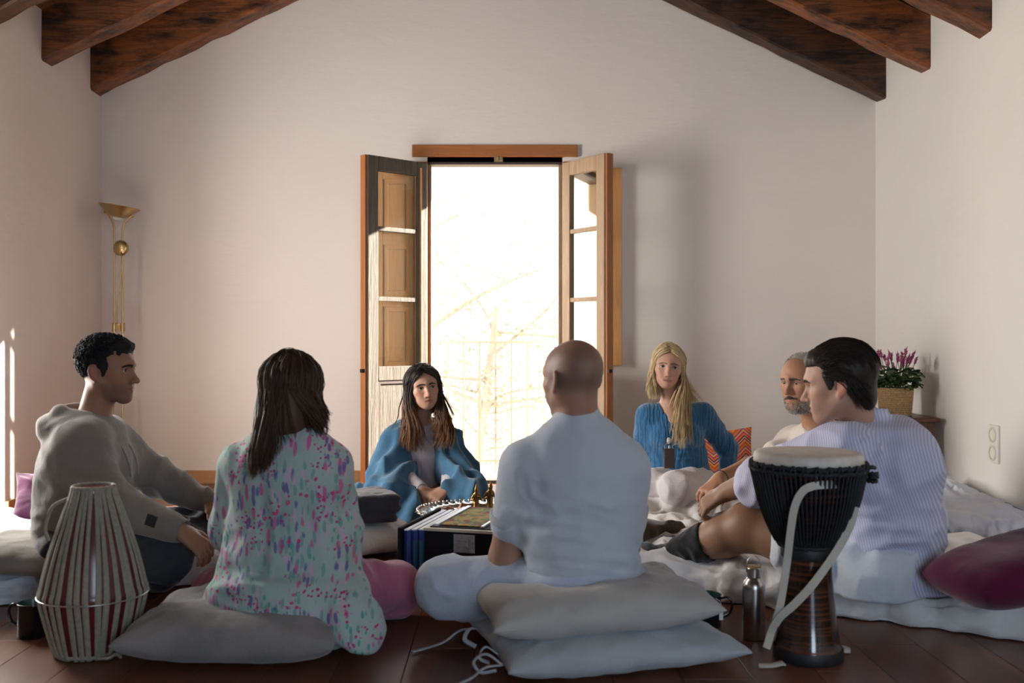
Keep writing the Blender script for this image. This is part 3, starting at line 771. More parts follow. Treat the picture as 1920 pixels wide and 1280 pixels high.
        # ears redder: glow of backlight through them, painted into the skin tint
        er = .6*sm(.072, .079, x)*inh; c = c*(1-er[:, None])+er[:, None]*np.array(base)*np.array([1.25, .70, .62])
        if scalp is not None:
            m = (scalp(q)*inh)[:, None]; c = c*(1-m)+m*np.array(scalpcol)
        if stub is not None:
            m = sm(-.028, -.042, z)*sm(-.012, .006, y+.25*(z+.03))*sm(-.135, -.118, z)
            m = np.maximum(m*sm(.0, .01, x+.5), 0)
            m *= 1-.85*np.exp(-(np.maximum(x-.017, 0)/.006)**2-((z+.0595)/.0085)**2)*(y > .07)
            m *= 1-.8*np.exp(-((x-.05)/.02)**2-((z+.032)/.012)**2)
            m = (stub*m*inh)[:, None]; c = c*(1-m)+m*np.array(stubcol)
        w_ = .0225; zl = -.0535-.0045*sm(0, w_, x); zh = -.0655+.0045*sm(0, w_, x)
        m = np.exp(-(np.maximum(x-w_+.004, 0)/.003)**2)*np.exp(-(np.maximum(np.maximum(z-zl-.002*lipw, zh-.0015*lipw-z), 0)/.0022)**2)*(y > .074)*inh
        m = (.8*m)[:, None]; c = c*(1-m)+m*np.array(lip)
        m = (.7*np.exp(-((x-.0065)/.0035)**2-((z+.0410)/.0022)**2)*(y > .085)*inh)[:, None]; c = c*(1-m)+m*np.array(base)*.18  # nostrils are not hollow: their shade is painted into the tint
        m = (.75*np.exp(-((z+.0590)/.0016)**2)*(x < .022)*(y > .076)*inh)[:, None]; c = c*(1-m)+m*np.array(lip)*.25  # shade of the crease between the lips, painted as a dark line
        return c
def hand(F, wr, d, n, thumb, curl=.5, size=1.0, k=.006, spread=.09, tcurl=.3):
    """palm, four unequal fingers bent at the knuckles, thumb from the side of the palm. d: wrist to knuckles, n: back of the hand, thumb: side the thumb is on"""
    d = unit(d); n = unit(np.asarray(n, float)-d*np.dot(n, d)); sd = unit(np.asarray(thumb, float)-d*np.dot(thumb, d)-n*np.dot(thumb, n)); z = size; wr = np.asarray(wr, float)
    F.cone(wr-d*.03*z, wr+d*.02*z, .024*z, .025*z, .015, (n, 1.25))
    for o_ in (-.024, -.008, .008, .024): F.cone(wr+d*.015*z+sd*o_*.6*z, wr+d*.084*z+sd*o_*1.05*z, .017*z, .0125*z, .012, (n, 1.15))
    for o_, L in ((.029, .071), (.0095, .079), (-.0100, .074), (-.0285, .058)):
        p = wr+d*(.086-.10*abs(o_))*z+sd*o_*z; a = curl*.55; f = unit(d+sd*o_/.03*spread)
        for seg, (fr, r0, r1) in enumerate(((.44, .0098, .0088), (.31, .0086, .0080), (.25, .0078, .0066))):
            dirv = unit(f*math.cos(a)-n*math.sin(a)); q = p+dirv*L*fr*z; F.cone(p, q, r0*z, r1*z, k*.6); p = q; a += curl*(1.0 if seg == 0 else .7)
    p = wr+d*.022*z+sd*.024*z; dv = unit(d*.72+sd*.65-n*.30)
    for L, r0, r1 in ((.042, .0150, .0115), (.033, .0110, .0095), (.026, .0095, .0075)):
        q = p+dv*L*z; F.cone(p, q, r0*z, r1*z, .008); p = q; dv = unit(dv+(d*.55-sd*.45-n*.25)*tcurl)
    return wr+d*.07*z
# ================================================================== SOFT THINGS
def pillow_pts(n, m, w, d, h, pinch, p, wr, seed, flatb, corner):
    u = np.linspace(-1, 1, n); u = np.sign(u)*(1-(1-np.abs(u))**1.35); v = np.linspace(-1, 1, m); v = np.sign(v)*(1-(1-np.abs(v))**1.35)
    U, Vv = np.meshgrid(u, v, indexing='ij')
    X = w/2*U*(1-pinch*(1-Vv**2)*U**2); Y = d/2*Vv*(1-pinch*(1-U**2)*Vv**2)
    t = np.clip((1-np.abs(U)**p)*(1-np.abs(Vv)**p), 0, 1)**.46
    edge = np.clip(1-t, 0, 1)
    base = np.stack([X, Y, 0*X], -1)
    rad = vnoise(np.stack([np.arctan2(Vv*d, U*w)*7.5+seed, np.hypot(U, Vv)*.8, 0*U+seed], -1))*.6+.5*vnoise(np.stack([X*26+seed, Y*26, 0*U+seed], -1))
    wz = wr*(rad*edge*t*2.2+.6*fbm(base*9+seed, 3)*t)
    top = base.copy(); top[..., 2] = h/2*t+wz; bot = base.copy(); bot[..., 2] = -h/2*t*flatb-wz*.5
    return top, bot
def pillow(name, c, w, d, h, R, mat, parent=None, seed=0., pinch=.07, p=2.6, wr=.012, flatb=1.0, n=64, m=48, deform=None, **kw):
    top, bot = pillow_pts(n, m, w, d, h, pinch, p, wr, seed, flatb, 0)
    R = np.asarray(R, float); f = lambda P: (P.reshape(-1, 3)@R.T+np.asarray(c, float)).reshape(P.shape)
    T, B = f(top), f(bot)
    if deform is not None: T, B = deform(T), deform(B)
    mb = MB(); mb.grid(T); mb.grid(B[:, ::-1])
    return mb.build(name, mat, parent, smooth=True, weld=True, **kw)
def seam_pts(w, d, pinch, c, R, n=40):
    out = []
    t = np.linspace(-1, 1, n)
    for a, b in ((t, -1+0*t), (1+0*t, t), (-t, 1+0*t), (-1+0*t, -t)):
        X = w/2*a*(1-pinch*(1-b**2)*a**2); Y = d/2*b*(1-pinch*(1-a**2)*b**2); out.append(np.stack([X, Y, 0*X], -1)[:-1])
    P = np.concatenate(out); P = np.concatenate([P, P[:1]]); return P@np.asarray(R, float).T+np.asarray(c, float)
def futon(name, quad, h, mat, label, cat, seed, wr=.012, n=110, m=70, z0=0., p=9, group=None, bumps=(), sag=None):
    """thin mattress in a sheet: rounded slab over four floor corners with pulled folds"""
    u = np.linspace(-1, 1, n); u = np.sign(u)*(1-(1-np.abs(u))**1.7); v = np.linspace(-1, 1, m); v = np.sign(v)*(1-(1-np.abs(v))**1.7)
    U, W = np.meshgrid(u, v, indexing='ij'); q = [V(*a, 0) for a in quad]; a = (U+1)/2; b = (W+1)/2
    base = (1-a)[..., None]*(1-b)[..., None]*q[0]+a[..., None]*(1-b)[..., None]*q[1]+a[..., None]*b[..., None]*q[2]+(1-a)[..., None]*b[..., None]*q[3]
    t = np.clip((1-np.abs(U)**p)*(1-np.abs(W)**p), 0, 1)**.42
    P2 = base*V(1, 1, 0)
    fold = (1-2*np.abs(vnoise(np.stack([P2[..., 0]*5+.8*vnoise(P2*4+seed), P2[..., 1]*13+1.2*vnoise(P2*3), 0*U+seed], -1))))
    fold2 = (1-2*np.abs(vnoise(np.stack([P2[..., 0]*17+1.3*vnoise(P2*5+seed), P2[..., 1]*6, 0*U+seed+9], -1))))
    big = fbm(P2*3.2+seed, 3)
    edge = 1-np.clip((t-.75)/.25, 0, 1)
    dz = wr*(.55*fold*t+.55*fold2*t+1.1*big*t)
    top = base.copy(); hh = h*(1+.12*fbm(P2*2.1+seed+5, 2))
    top[..., 2] = z0+h*.45+(hh*.55)*t+dz
    cen = base.mean((0, 1)); out = base-cen; out /= np.maximum(1e-6, np.linalg.norm(out, axis=-1))[..., None]
    side = (1-t)[..., None]*edge[..., None]
    vf = 1-2*np.abs(vnoise(np.stack([P2[..., 0]*15+seed, P2[..., 1]*15, 3*t+seed], -1))); top += out*side*(.030*fold2+.030*vf+.02*big)[..., None]; top[..., 2] += .016*vf*(1-t)*t*4
    for bx, by, br, bh in bumps: top[..., 2] += bh*np.exp(-((base[..., 0]-bx)**2+(base[..., 1]-by)**2)/br**2)*t
    bot = top.copy(); bot[..., 2] = z0+np.maximum(.004, h*.45*(1-np.clip(t*2.2, 0, 1)))+0*U
    mb = MB(); mb.grid(top); mb.grid(bot[:, ::-1])
    return mb.build(name, mat, smooth=True, weld=True, label=label, cat=cat, group=group)
M_SHEET = m_fabric('white_cotton_sheet', (.74, .72, .70), (.68, .66, .65), wr=.5); M_SHEETB = m_fabric('bluish_white_sheet', (.66, .69, .76), (.60, .63, .71), wr=.5)
M_LINEN = m_fabric('pale_linen', (.45, .44, .41), (.40, .395, .37), weave=700, wr=.45); M_LINEN2 = m_fabric('pale_blue_grey_linen', (.41, .445, .475), (.37, .40, .43), weave=700, wr=.45)
M_GREYC = m_fabric('grey_cushion_cotton', (.27, .255, .25), (.21, .20, .195), weave=700, wr=.5); M_BROWNC = m_fabric('grey_brown_cotton', (.27, .245, .215), (.21, .19, .165), wr=.5)
M_VELV = m_fabric('burgundy_velvet', (.095, .004, .030), (.060, .003, .020), fuzz=.25, wr=.12); M_PURP = m_fabric('purple_satin', (.085, .016, .055), (.05, .009, .03), fuzz=.5)
M_CHAR = m_fabric('charcoal_fleece', (.045, .045, .053), (.028, .028, .033), wr=.6); M_BRNF = m_fabric('brown_fleece', (.085, .052, .028), (.045, .028, .016), fuzz=.5, wr=.6)
# mattresses on the floor
futon('floor_mattress', [(.36, 3.62), (2.26, 2.55), (2.28, 3.70), (.60, 4.44)], .115, M_SHEET, 'long white-sheeted floor mattress in front right, under the striped-shirt man', 'mattress', 1.7, .034, 124, 74, bumps=[(1.85, 2.88, .32, .07), (1.5, 2.98, .15, .02)])
futon('floor_mattress', [(-2.44, 2.95), (-.98, 3.72), (-1.40, 4.40), (-2.46, 4.44)], .115, M_SHEETB, 'bluish white floor mattress at left, under the hooded man', 'mattress', 4.2, .024, 100, 76, bumps=[(-2.25, 4.15, .30, .06)])
futon('floor_mattress', [(.42, 4.62), (1.62, 4.66), (1.66, 5.50), (.46, 5.55)], .14, M_SHEET, 'white floor mattress at back, under the blonde woman', 'mattress', 8.3, .028, 100, 70, p=5)
# duvet by the right wall
duvet = futon('folded_duvet', [(1.80, 4.22), (2.29, 4.12), (2.29, 5.05), (1.88, 5.02)], .17, M_SHEETB, 'pale blue folded duvet on the floor along right wall', 'duvet', 12.1, .026, 80, 80, p=4, bumps=[(2.12, 4.9, .16, .05)])
M_BLUEP = m_plain('bright_blue_print', (.02, .16, .52), .7)
def printed_stripes(o, test, name, mat):
    """flat print on a cloth: the cloth's own faces that pass the test, lifted by a hair"""
    me = o.data; L = np.array(o.location); vs_ = np.array([tuple(v.co+v.normal*.0012) for v in me.vertices])+L; keep = [tuple(p.vertices) for p in me.polygons if p.normal.z > .2 and test(np.array(p.center)+L)]
    ids = sorted({i for f in keep for i in f}); m = {a: k for k, a in enumerate(ids)}
    if keep: mk(name, vs_[ids], [[m[i] for i in f] for f in keep], mat, o, smooth=True)
printed_stripes(duvet, lambda c: abs(c[1]-4.38) < .085 and (abs(c[0]-2.165-.10*math.sin((c[1]-4.30)*14)-.0) < .014 or abs(c[0]-2.205-.09*math.sin((c[1]-4.32)*15)) < .010), 'printed_stripe', M_BLUEP)
# cushions
R_ = rotz(-.03); grey_c = thing('floor_cushion', 'big crumpled grey cushion under the woman in the floral tunic', 'cushion', (-.76, 2.90, 0))
pillow('cover', (-.745, 2.895, .078), .60, .50, .150, R_, M_GREYC, grey_c, 2.2, .05, 4.0, .022, .96, 90, 70)
MB().tube(seam_pts(.596, .495, .06, (-.745, 2.895, .079), R_), .0035, 6).build('piping', M_GREYC, grey_c, smooth=True)
yaw = .25
low_c = thing('floor_cushion', 'pale blue-grey linen cushion with ties, lower one under the white-shirted man', 'cushion', (.27, 2.85, 0))
pillow('cover', (.285, 2.835, .054), .68, .48, .105, rotz(yaw), M_LINEN2, low_c, 5.1, .045, 4.4, .016, .97, 90, 70)
MB().tube(seam_pts(.676, .476, .055, (.285, 2.835, .053), rotz(yaw)), .003, 6).build('piping', M_LINEN2, low_c, smooth=True)
Rl = rotz(yaw); cl = V(.285, 2.835, 0)
for kk, (lx, ly, pts) in enumerate([(-.335, .14, [(0, 0, .06), (-.05, .01, .055), (-.10, -.005, .03), (-.15, .02, .008), (-.19, .0, .008)]), (-.335, .14, [(0, 0, .06), (-.03, -.03, .07), (-.05, -.06, .05), (-.02, -.07, .03)]),
        (-.335, -.10, [(0, 0, .06), (-.035, -.01, .085), (-.05, .0, .055), (-.02, .01, .035)]), (-.335, -.16, [(0, 0, .05), (-.05, -.01, .05), (-.09, .0, .02), (-.16, -.01, .007), (-.24, .01, .007)]), (-.335, -.16, [(0, 0, .05), (-.04, .02, .075), (-.075, .015, .06), (-.06, .0, .035), (-.02, -.01, .04)])]):
    P = spline([cl+Rl@V(lx+a, ly+b_, z) for a, b_, z in pts], 26); MB().tube(P, .007, 6, flat=.35).build('tie', M_LINEN2, low_c, smooth=True)
up_c = thing('floor_cushion', 'cream linen cushion, upper one under the white-shirted man', 'cushion', (.25, 2.86, .12))
def dent(P):
    Q = P.copy(); r = np.exp(-(((Q[..., 0]-.16)/.24)**2+((Q[..., 1]-2.98)/.17)**2)); Q[..., 2] -= .075*r*np.clip((Q[..., 2]-.10)/.1, 0, 1); return Q
Ru = rotz(.20)@roty(-.035)@rotx(.04)
pillow('cover', (.245, 2.85, .166), .64, .46, .140, Ru, M_LINEN, up_c, 7.7, .05, 4.2, .020, .92, 90, 70, deform=dent)
MB().tube(dent(seam_pts(.637, .457, .06, (.245, 2.85, .165), Ru)), .003, 6).build('piping', M_LINEN, up_c, smooth=True)
pillow('velvet_cushion', at(1850, 1058, 2.95)+V(.13, -.03, .012), .58, .27, .16, rotz(.26)@roty(-.18)@rotx(.05), M_VELV, None, 9.0, -.04, 4.0, .006, 1.0, label='burgundy velvet cushion lying on the front right mattress', cat='cushion')
pillow('throw_cushion', (-1.90, 4.26, .215), .36, .24, .10, rotz(.25)@rotx(1.0)@roty(.12), M_PURP, None, 3.0, .08, 2.4, .02, label='purple cushion with ruffles behind the hooded man', cat='cushion')
pillow('floor_cushion', (-1.60, 3.44, .155), .52, .42, .12, rotz(.3)@roty(.12), M_BROWNC, None, 6.0, .06, 2.6, .012, .9, label='grey-brown cushion under the hooded man on left mattress', cat='cushion')
def stripe_mat():
    t = NT('woven_stripe_cloth'); tc = t.coord((1, 1, 1)); sp = t.n('ShaderNodeSeparateXYZ'); t.L(tc, sp.inputs[0])
    zig = t.math('PINGPONG', t.math('MULTIPLY', sp.outputs['X'], 9.), .5)
    f = t.math('FRACT', t.math('MULTIPLY', t.math('ADD', sp.outputs['Z'], t.math('MULTIPLY', zig, .10)), 11.))
    r = t.n('ShaderNodeValToRGB'); r.color_ramp.interpolation = 'CONSTANT'; e = r.color_ramp.elements
    cols = [(0, (.62, .10, .02)), (.14, (.75, .32, .06)), (.24, (.35, .02, .06)), (.34, (.70, .62, .50)), (.39, (.05, .02, .08)), (.48, (.75, .18, .04)), (.60, (.55, .03, .12)), (.70, (.80, .42, .10)), (.80, (.20, .05, .25)), (.88, (.70, .20, .04))]
    e[0].position = 0; e[0].color = (*cols[0][1], 1)
    e[1].position = cols[1][0]; e[1].color = (*cols[1][1], 1)
    for p_, c_ in cols[2:]: q = e.new(p_); q.color = (*c_, 1)
    t.L(f, r.inputs['Fac']); t.set(Base__Color=r.outputs['Color'], Roughness=.9); t.bump(t.noise(tc, 500, 1), .3, .001); return t.m
pillow('throw_cushion', (1.19, 5.40, .245), .34, .34, .12, rotz(-.35)@rotx(1.25)@rotz(.12), stripe_mat(), None, 4.4, .08, 2.4, .008, label='orange striped woven cushion behind the blonde woman', cat='cushion')
wp = pillow('white_cushion', (-.585, 4.20, .075), .42, .40, .145, rotz(.5), M_SHEET, None, 1.1, .05, 3.0, .012, .95, label='white cushion on the floor under the folded charcoal blanket', cat='cushion')
def folded_blanket(name, c, w, d, h, R, mat, label, seed, layers=3):
    """fleece folded over on itself: stacked soft loops"""
    F = Field(np.array(c)-V(w*.75, w*.75, .03), np.array(c)+V(w*.75, w*.75, h+.06), .008)
    for i in range(layers):
        z = h*(i+.5)/layers; F.box(np.array(c)+np.asarray(R)@V((i % 2)*.02-.01, 0, 0)+V(0, 0, z), (w/2-.01*(i % 2), d/2, h/layers/2-.0005), R@rotz(.06*(i-1)), min(.022, h/layers/2-.001), .002)
    F.wrinkle(.006, (11, 11, 20), seed=seed); F.wrinkle(.003, (26, 22, 40), seed=seed+4)
    F.displace(lambda p: .009*fbm(p*6+seed, 2))
    F.plane(np.array(c)+V(0, 0, .002), (0, 0, -1))
    p, f = F.mesh(1); return mk(name, p, f, mat, smooth=True, label=label, cat='blanket')
folded_blanket('folded_blanket', (-.60, 4.13, .152), .30, .26, .11, rotz(.35), M_CHAR, 'charcoal grey blanket folded on top of the white cushion', 3.3)

# ================================================================== FLOOR LAMP
M_BRASS = NT('brushed_brass'); M_BRASS.set(Base__Color=(.50, .36, .17), Metallic=1., Roughness=.30); M_BRASS.bump(M_BRASS.noise(M_BRASS.coord((1, 1, 60)), 20, 2), .08, .0005); M_BRASS = M_BRASS.m
M_WGL = m_plain('white_glass', (.80, .76, .68), .25)
LX, LY = -2.315, 6.0
lamp = thing('floor_lamp', 'brass uplighter floor lamp with twin stems in the left back corner', 'lamp', (LX, LY, 0))
MB().lathe([(0, 0), (.135, 0), (.137, .012), (.12, .024), (.03, .032), (0, .032)], (LX, LY, 0), 40, cap=False).build('base', M_BRASS, lamp, smooth=True)
for q, ox in ((-1, -.026), (1, .024)):
    P = spline([V(LX+ox, LY, .03), V(LX+ox, LY, .9), V(LX+ox, LY, 1.50), V(LX+ox*1.1, LY, 1.575), V(LX+ox+q*.035, LY, 1.635-.012*q), V(LX+ox+q*.055, LY, 1.65-.012*q)], 60)
    MB().tube(P, .0055, 10).build('stem', M_BRASS, lamp, smooth=True)
    MB().lathe([(0, -.008), (.008, -.008), (.009, .008), (0, .008)], P[-1], 12, roty(q*PI/2.4)).build('joint', M_BRASS, lamp)
prof = [(.012, -.055), (.03, -.052), (.06, -.038), (.09, -.016), (.122, .014), (.124, .016), (.120, .016), (.088, -.011), (.058, -.033), (.03, -.046), (.012, -.05)]
MB().lathe(prof, (LX+.002, LY, 1.682), 48, roty(.16), cap=False).build('lamp_bowl', M_BRASS, lamp, smooth=True)
MB().lathe([(0, -.066), (.02, -.064), (.035, -.055), (.03, -.05), (0, -.05)], (LX+.002, LY, 1.682), 32, roty(.16)).build('glass_bottom', M_WGL, lamp, smooth=True)
disc = MB().lathe([(0, -.012), (.030, -.012), (.045, -.004), (.046, .006), (.030, .014), (.008, .018), (0, .018)], (LX+.022, LY-.018, 1.445), 36, rotx(PI/2), cap=False).build('reading_shade', M_BRASS, lamp, smooth=True)
for dx, dz in ((-.006, .004), (.004, .008), (.0, -.004), (.008, -.024)): MB().lathe([(0, 0), (.003, 0), (.003, .004), (0, .004)], (LX+.022+dx, LY-.036, 1.445+dz), 10, rotx(PI/2)).build('knob', M_BRASS, disc)
MB().tube(spline([V(LX+.026, LY-.03, 1.42), V(LX+.034, LY-.04, 1.34), V(LX+.020, LY-.03, 1.22), V(LX-.002, LY-.02, 1.08), V(LX-.006, LY-.005, .99)], 40), .004, 8).build('flexible_arm', M_BRASS, lamp, smooth=True)
b = MB().lathe([(0, 0), (.013, 0), (.014, .006), (.013, .045), (.015, .05), (0, .05)], (LX-.026, LY, .945), 16); b.lathe([(0, 0), (.013, 0), (.014, .006), (.013, .045), (.015, .05), (0, .05)], (LX+.024, LY, .945), 16); b.box((LX-.026, LY-.008, .955), (LX+.024, LY+.008, .985)); b.build('bracket', M_BRASS, lamp)

# ================================================================== SIDE TABLE AND PLANT
M_TABLE = m_wood('dark_red_wood', (.15, .055, .022), (.07, .026, .012), 1.5, 0, .4)
tb = thing('side_table', 'dark wooden side table in the right back corner', 'table', (2.06, 5.40, 0))
MB().box((1.82, 5.20, .462), (2.29, 5.60, .487)).build('table_top', M_TABLE, tb, bevel=.008)
for y0 in (5.225, 5.555): MB().box((1.86, y0, .40), (2.25, y0+.02, .462)).build('apron', M_TABLE, tb)
for x0 in (1.85, 2.23): MB().box((x0, 5.24, .40), (x0+.02, 5.56, .462)).build('apron', M_TABLE, tb)
for x0 in (1.845, 2.225):
    for y0 in (5.22, 5.54): MB().box((x0, y0, 0), (x0+.04, y0+.04, .462)).build('leg', M_TABLE, tb, bevel=.004)
M_ROPE = NT('seagrass_rope'); _n = M_ROPE.noise(M_ROPE.coord((60, 60, 25)), 3, 3); M_ROPE.set(Base__Color=M_ROPE.ramp(_n, [(.3, (.34, .20, .085)), (.7, (.58, .40, .20))]), Roughness=.85); M_ROPE.bump(_n, .5, .002); M_ROPE = M_ROPE.m
pc = V(2.12, 5.38, .487)
pot = thing('potted_plant', 'pink flowering plant in a rope basket on the side table', 'plant', tuple(pc))
MB().lathe([(0, .002), (.074, .002), (.088, .148), (.084, .150), (.080, .135), (0, .13)], pc, 32, cap=False).build('basket_liner', M_ROPE, pot, smooth=True)
for i in range(15):
    z = .006+i*.0100; r = .078+(.090-.078)*i/14; a = np.linspace(0, 2*PI, 41); b = MB()
    P = np.stack([pc[0]+r*np.cos(a), pc[1]+r*np.sin(a), np.full(41, pc[2]+z)], -1); b.tube(P, .0058, 6, cap=False); b.build('rope_coil', M_ROPE, pot, smooth=True)
t_ = NT('plant_leaf_green'); g_ = t_.n('ShaderNodeNewGeometry'); oi = t_.n('ShaderNodeObjectInfo'); t_.set(Base__Color=t_.ramp(oi.outputs['Random'], [(0, (.018, .045, .015)), (.7, (.05, .10, .03)), (1, (.09, .13, .05))]), Roughness=.4); M_PLEAF = t_.m
M_FLOW = m_plain('pink_flower', (.36, .075, .17), .7, noise=.35, scale=140); M_STEM = m_plain('green_stem', (.07, .09, .03), .6)
rs = np.random.RandomState(21)
def leaf_mesh():
    n = 5; P = []
    for i in range(n):
        t = i/(n-1); wd = .30*math.sin(PI*min(1, .08+t*.92))**.8; P.append([(-wd, t, -.10*t*t+.05), (0, t, -.25*t*t), (wd, t, -.10*t*t+.05)])
    P = np.array(P); b = MB(); b.grid(P); return np.concatenate(b.v), b.f
lv, lf = leaf_mesh()
leafme = None
for i in range(190):
    a = rs.uniform(0, 2*PI); rr = .115*math.sqrt(rs.rand()); z = .15+.115*rs.rand()*(1-.4*(rr/.12)**2); L = rs.uniform(.035, .062)
    p = pc+V(rr*math.cos(a), rr*math.sin(a), z); el = rs.uniform(-.5, .7); R = rotz(a-PI/2+rs.randn()*.5)@rotx(el)@roty(rs.randn()*.4)
    if leafme is None:
        o = mk('leaf', lv*.05+pot.location, lf, M_PLEAF, pot, smooth=True); leafme = o.data
    else:
        o = bpy.data.objects.new('leaf', leafme); COL.objects.link(o); o.parent = pot
    o.matrix_local = Matrix.Translation(Vector(p-pc))@Matrix(R.tolist()).to_4x4()@Matrix.Scale(L/.05, 4)
for i in range(24):
    a = rs.uniform(0, 2*PI); rr = .11*math.sqrt(rs.rand()); base = pc+V(rr*.5*math.cos(a), rr*.5*math.sin(a), .16); tip = pc+V(rr*1.15*math.cos(a), rr*1.15*math.sin(a), .25+.09*rs.rand()*(1-rr*3))
    MB().tube(spline([base, (base+tip)/2+rs.randn(3)*.006, tip], 8), .0018, 5).build('flower_stem', M_STEM, pot)
    d = unit(tip-base+V(0, 0, .03)); P = np.array([tip+d*x for x in np.linspace(-.006, .036, 9)]); b = MB(); b.tube(P, np.array([.004, .009, .0105, .0105, .009, .0075, .006, .004, .001])*.62, 7)
    for k in range(14):
        q = P[rs.randint(1, 7)]; e = unit(rs.randn(3))*.007; b.tube(np.array([q, q+e+d*.006, q+e*1.5+d*.013]), [.003, .0028, .0006], 4)
    b.build('flower_spike', M_FLOW, pot, smooth=True)
for i in range(34):
    a = rs.uniform(0, 2*PI); rr = .09*math.sqrt(rs.rand()); p0 = pc+V(rr*.4*math.cos(a), rr*.4*math.sin(a), .13); p1 = pc+V(rr*math.cos(a), rr*math.sin(a), .24); MB().tube(np.array([p0, (p0+p1)/2, p1]), .0014, 4).build('stem', M_STEM, pot)

# ================================================================== DRUMS
M_STRAPL = m_plain('grey_hide_strap', (.29, .275, .225), .8, noise=.15, scale=90, bump=.3); M_MAROON = m_plain('maroon_lacquer', (.105, .012, .018), .22, noise=.2, scale=8)
dc = V(-1.180, 2.87, 0)
khol = thing('barrel_drum', 'barrel drum with grey hide straps over a maroon shell, beside the hooded man', 'drum', tuple(dc))
kp = spline([V(.098, 0, 0), V(.106, 0, .012), V(.128, 0, .09), V(.1455, 0, .168), V(.140, 0, .20), V(.118, 0, .29), V(.085, 0, .39), V(.062, 0, .455), V(.058, 0, .474)], 40)
MB().lathe([(0, .002)]+[(p[0], p[2]) for p in kp]+[(.05, .474), (0, .470)], dc, 48, cap=False).build('shell', M_MAROON, khol, smooth=True)
NS = 34
for i in range(NS):
    a = 2*PI*i/NS+.03*math.sin(i*2.3); b = MB(); P = []
    for j, p in enumerate(kp[1:]):
        wd = .0058+.0028*math.sin(PI*min(1, j/26.)); r = p[0]+.0032; al = a+.02*math.sin(j*.15+i)
        ring = []
        for x, y in ((-wd, -.0025), (-wd*.6, .0012), (wd*.6, .0012), (wd, -.0025)):
            ring.append(V(dc[0]+(r+y)*math.cos(al)-x*math.sin(al), dc[1]+(r+y)*math.sin(al)+x*math.cos(al), p[2]))
        P.append(ring)
    b.grid(np.array(P)); b.build('strap', M_STRAPL, khol, smooth=True)
def torus(c, R0, r, n=60, m=8, wob=0., seed=0):
    a = np.linspace(0, 2*PI, n+1); rr = R0+wob*np.sin(a*17+seed)
    P = np.stack([c[0]+rr*np.cos(a), c[1]+rr*np.sin(a), c[2]+wob*np.cos(a*23+seed)], -1); return MB().tube(P, r, m, cap=False)
M_WIRE = m_plain('steel_wire', (.55, .52, .48), .3, .9)
torus(dc+V(0, 0, .168), .1505, .0022).build('hoop', M_WIRE, khol, smooth=True); torus(dc+V(0, 0, .474), .056, .006, wob=.001).build('rim', M_STRAPL, khol, smooth=True); torus(dc+V(0, 0, .012), .104, .007, wob=.0015).build('rim', M_STRAPL, khol, smooth=True)
MB().tube(spline([dc+V(-.060, -.02, .445), dc+V(-.105, -.03, .42), dc+V(-.130, -.02, .36), dc+V(-.125, -.01, .32)], 20), .0055, 7).build('rope_handle', M_STRAPL, khol, smooth=True)
MB().tube(spline([dc+V(.05, -.10, .01), dc+V(.085, -.105, .014), dc+V(.10, -.09, .02), dc+V(.11, -.08, .008)], 16), .005, 6).build('rope_end', M_STRAPL, khol, smooth=True)

jc = V(.863, 2.816, 0)
def djembe_mat():
    t = NT('lacquered_striped_wood'); sp = t.n('ShaderNodeSeparateXYZ'); t.L(t.coord(), sp.inputs[0])
    n = t.noise(t.coord((1.2, 1.2, 60)), 1.6, 4, .7); c = t.ramp(n, [(.38, (.008, .004, .003)), (.50, (.030, .010, .006)), (.62, (.12, .035, .016)), (.78, (.26, .085, .04))])
    t.set(Base__Color=c, Roughness=.16, Coat__Weight=.6, Coat__Roughness=.08); return t.m
M_DJ = djembe_mat(); M_BLKR = m_plain('black_rope', (.010, .011, .014), .7, noise=.3, scale=300, bump=.4); M_HIDE = m_plain('pale_goat_skin', (.62, .575, .51), .6, noise=.10, scale=40); M_RUB = m_plain('black_rubber', (.012, .012, .013), .55)
M_STRAPW = m_fabric('off_white_webbing', (.56, .53, .46), (.48, .45, .39), wr=.2)
dj = thing('djembe_drum', 'tall goblet drum with black ropes and white strap in front of striped-shirt man', 'drum', tuple(jc))
djp = [(0, .002), (.088, .002), (.0945, .006), (.095, .03), (.091, .036), (.086, .06), (.0775, .11), (.071, .17), (.067, .23), (.066, .28), (.070, .305), (.076, .32), (.092, .35), (.112, .395), (.130, .45), (.143, .51), (.148, .565), (.146, .572), (0, .572)]
MB().lathe(djp, jc, 64, cap=False).build('shell', M_DJ, dj, smooth=True, bevel=0)
MB().lathe([(.0948, .001), (.0965, .004), (.0965, .030), (.0945, .034)], jc, 56, cap=False).build('rubber_foot', M_RUB, dj, smooth=True)
MB().lathe([(0, .583), (.125, .583), (.140, .582), (.1475, .577), (.150, .568), (.151, .545), (.147, .545)], jc, 64, cap=False).build('drum_skin', M_HIDE, dj, smooth=True)
MB().lathe([(.073, .285), (.0755, .29), (.0755, .318), (.073, .322)], jc, 48, cap=False).build('lower_band', M_RUB, dj, smooth=True)
for z, R0, r, wob in ((.548, .1535, .0065, .0018), (.535, .1575, .0055, .002), (.322, .0815, .006, .0015), (.333, .087, .006, .002)): torus(jc+V(0, 0, z), R0, r, 90, 8, wob, z*50).build('rope_ring', M_BLKR, dj, smooth=True)
prc = spline([V(.0875, 0, .330), V(.103, 0, .36), V(.122, 0, .405), V(.138, 0, .455), V(.150, 0, .51), V(.1585, 0, .540)], 14)
for i in range(76):
    a = 2*PI*i/76; P = np.array([V(jc[0]+(p[0]+.003)*math.cos(a+.012*math.sin(p[2]*20)), jc[1]+(p[0]+.003)*math.sin(a+.012*math.sin(p[2]*20)), p[2]) for p in prc]); MB().tube(P, .0036, 5).build('rope', M_BLKR, dj, smooth=True)
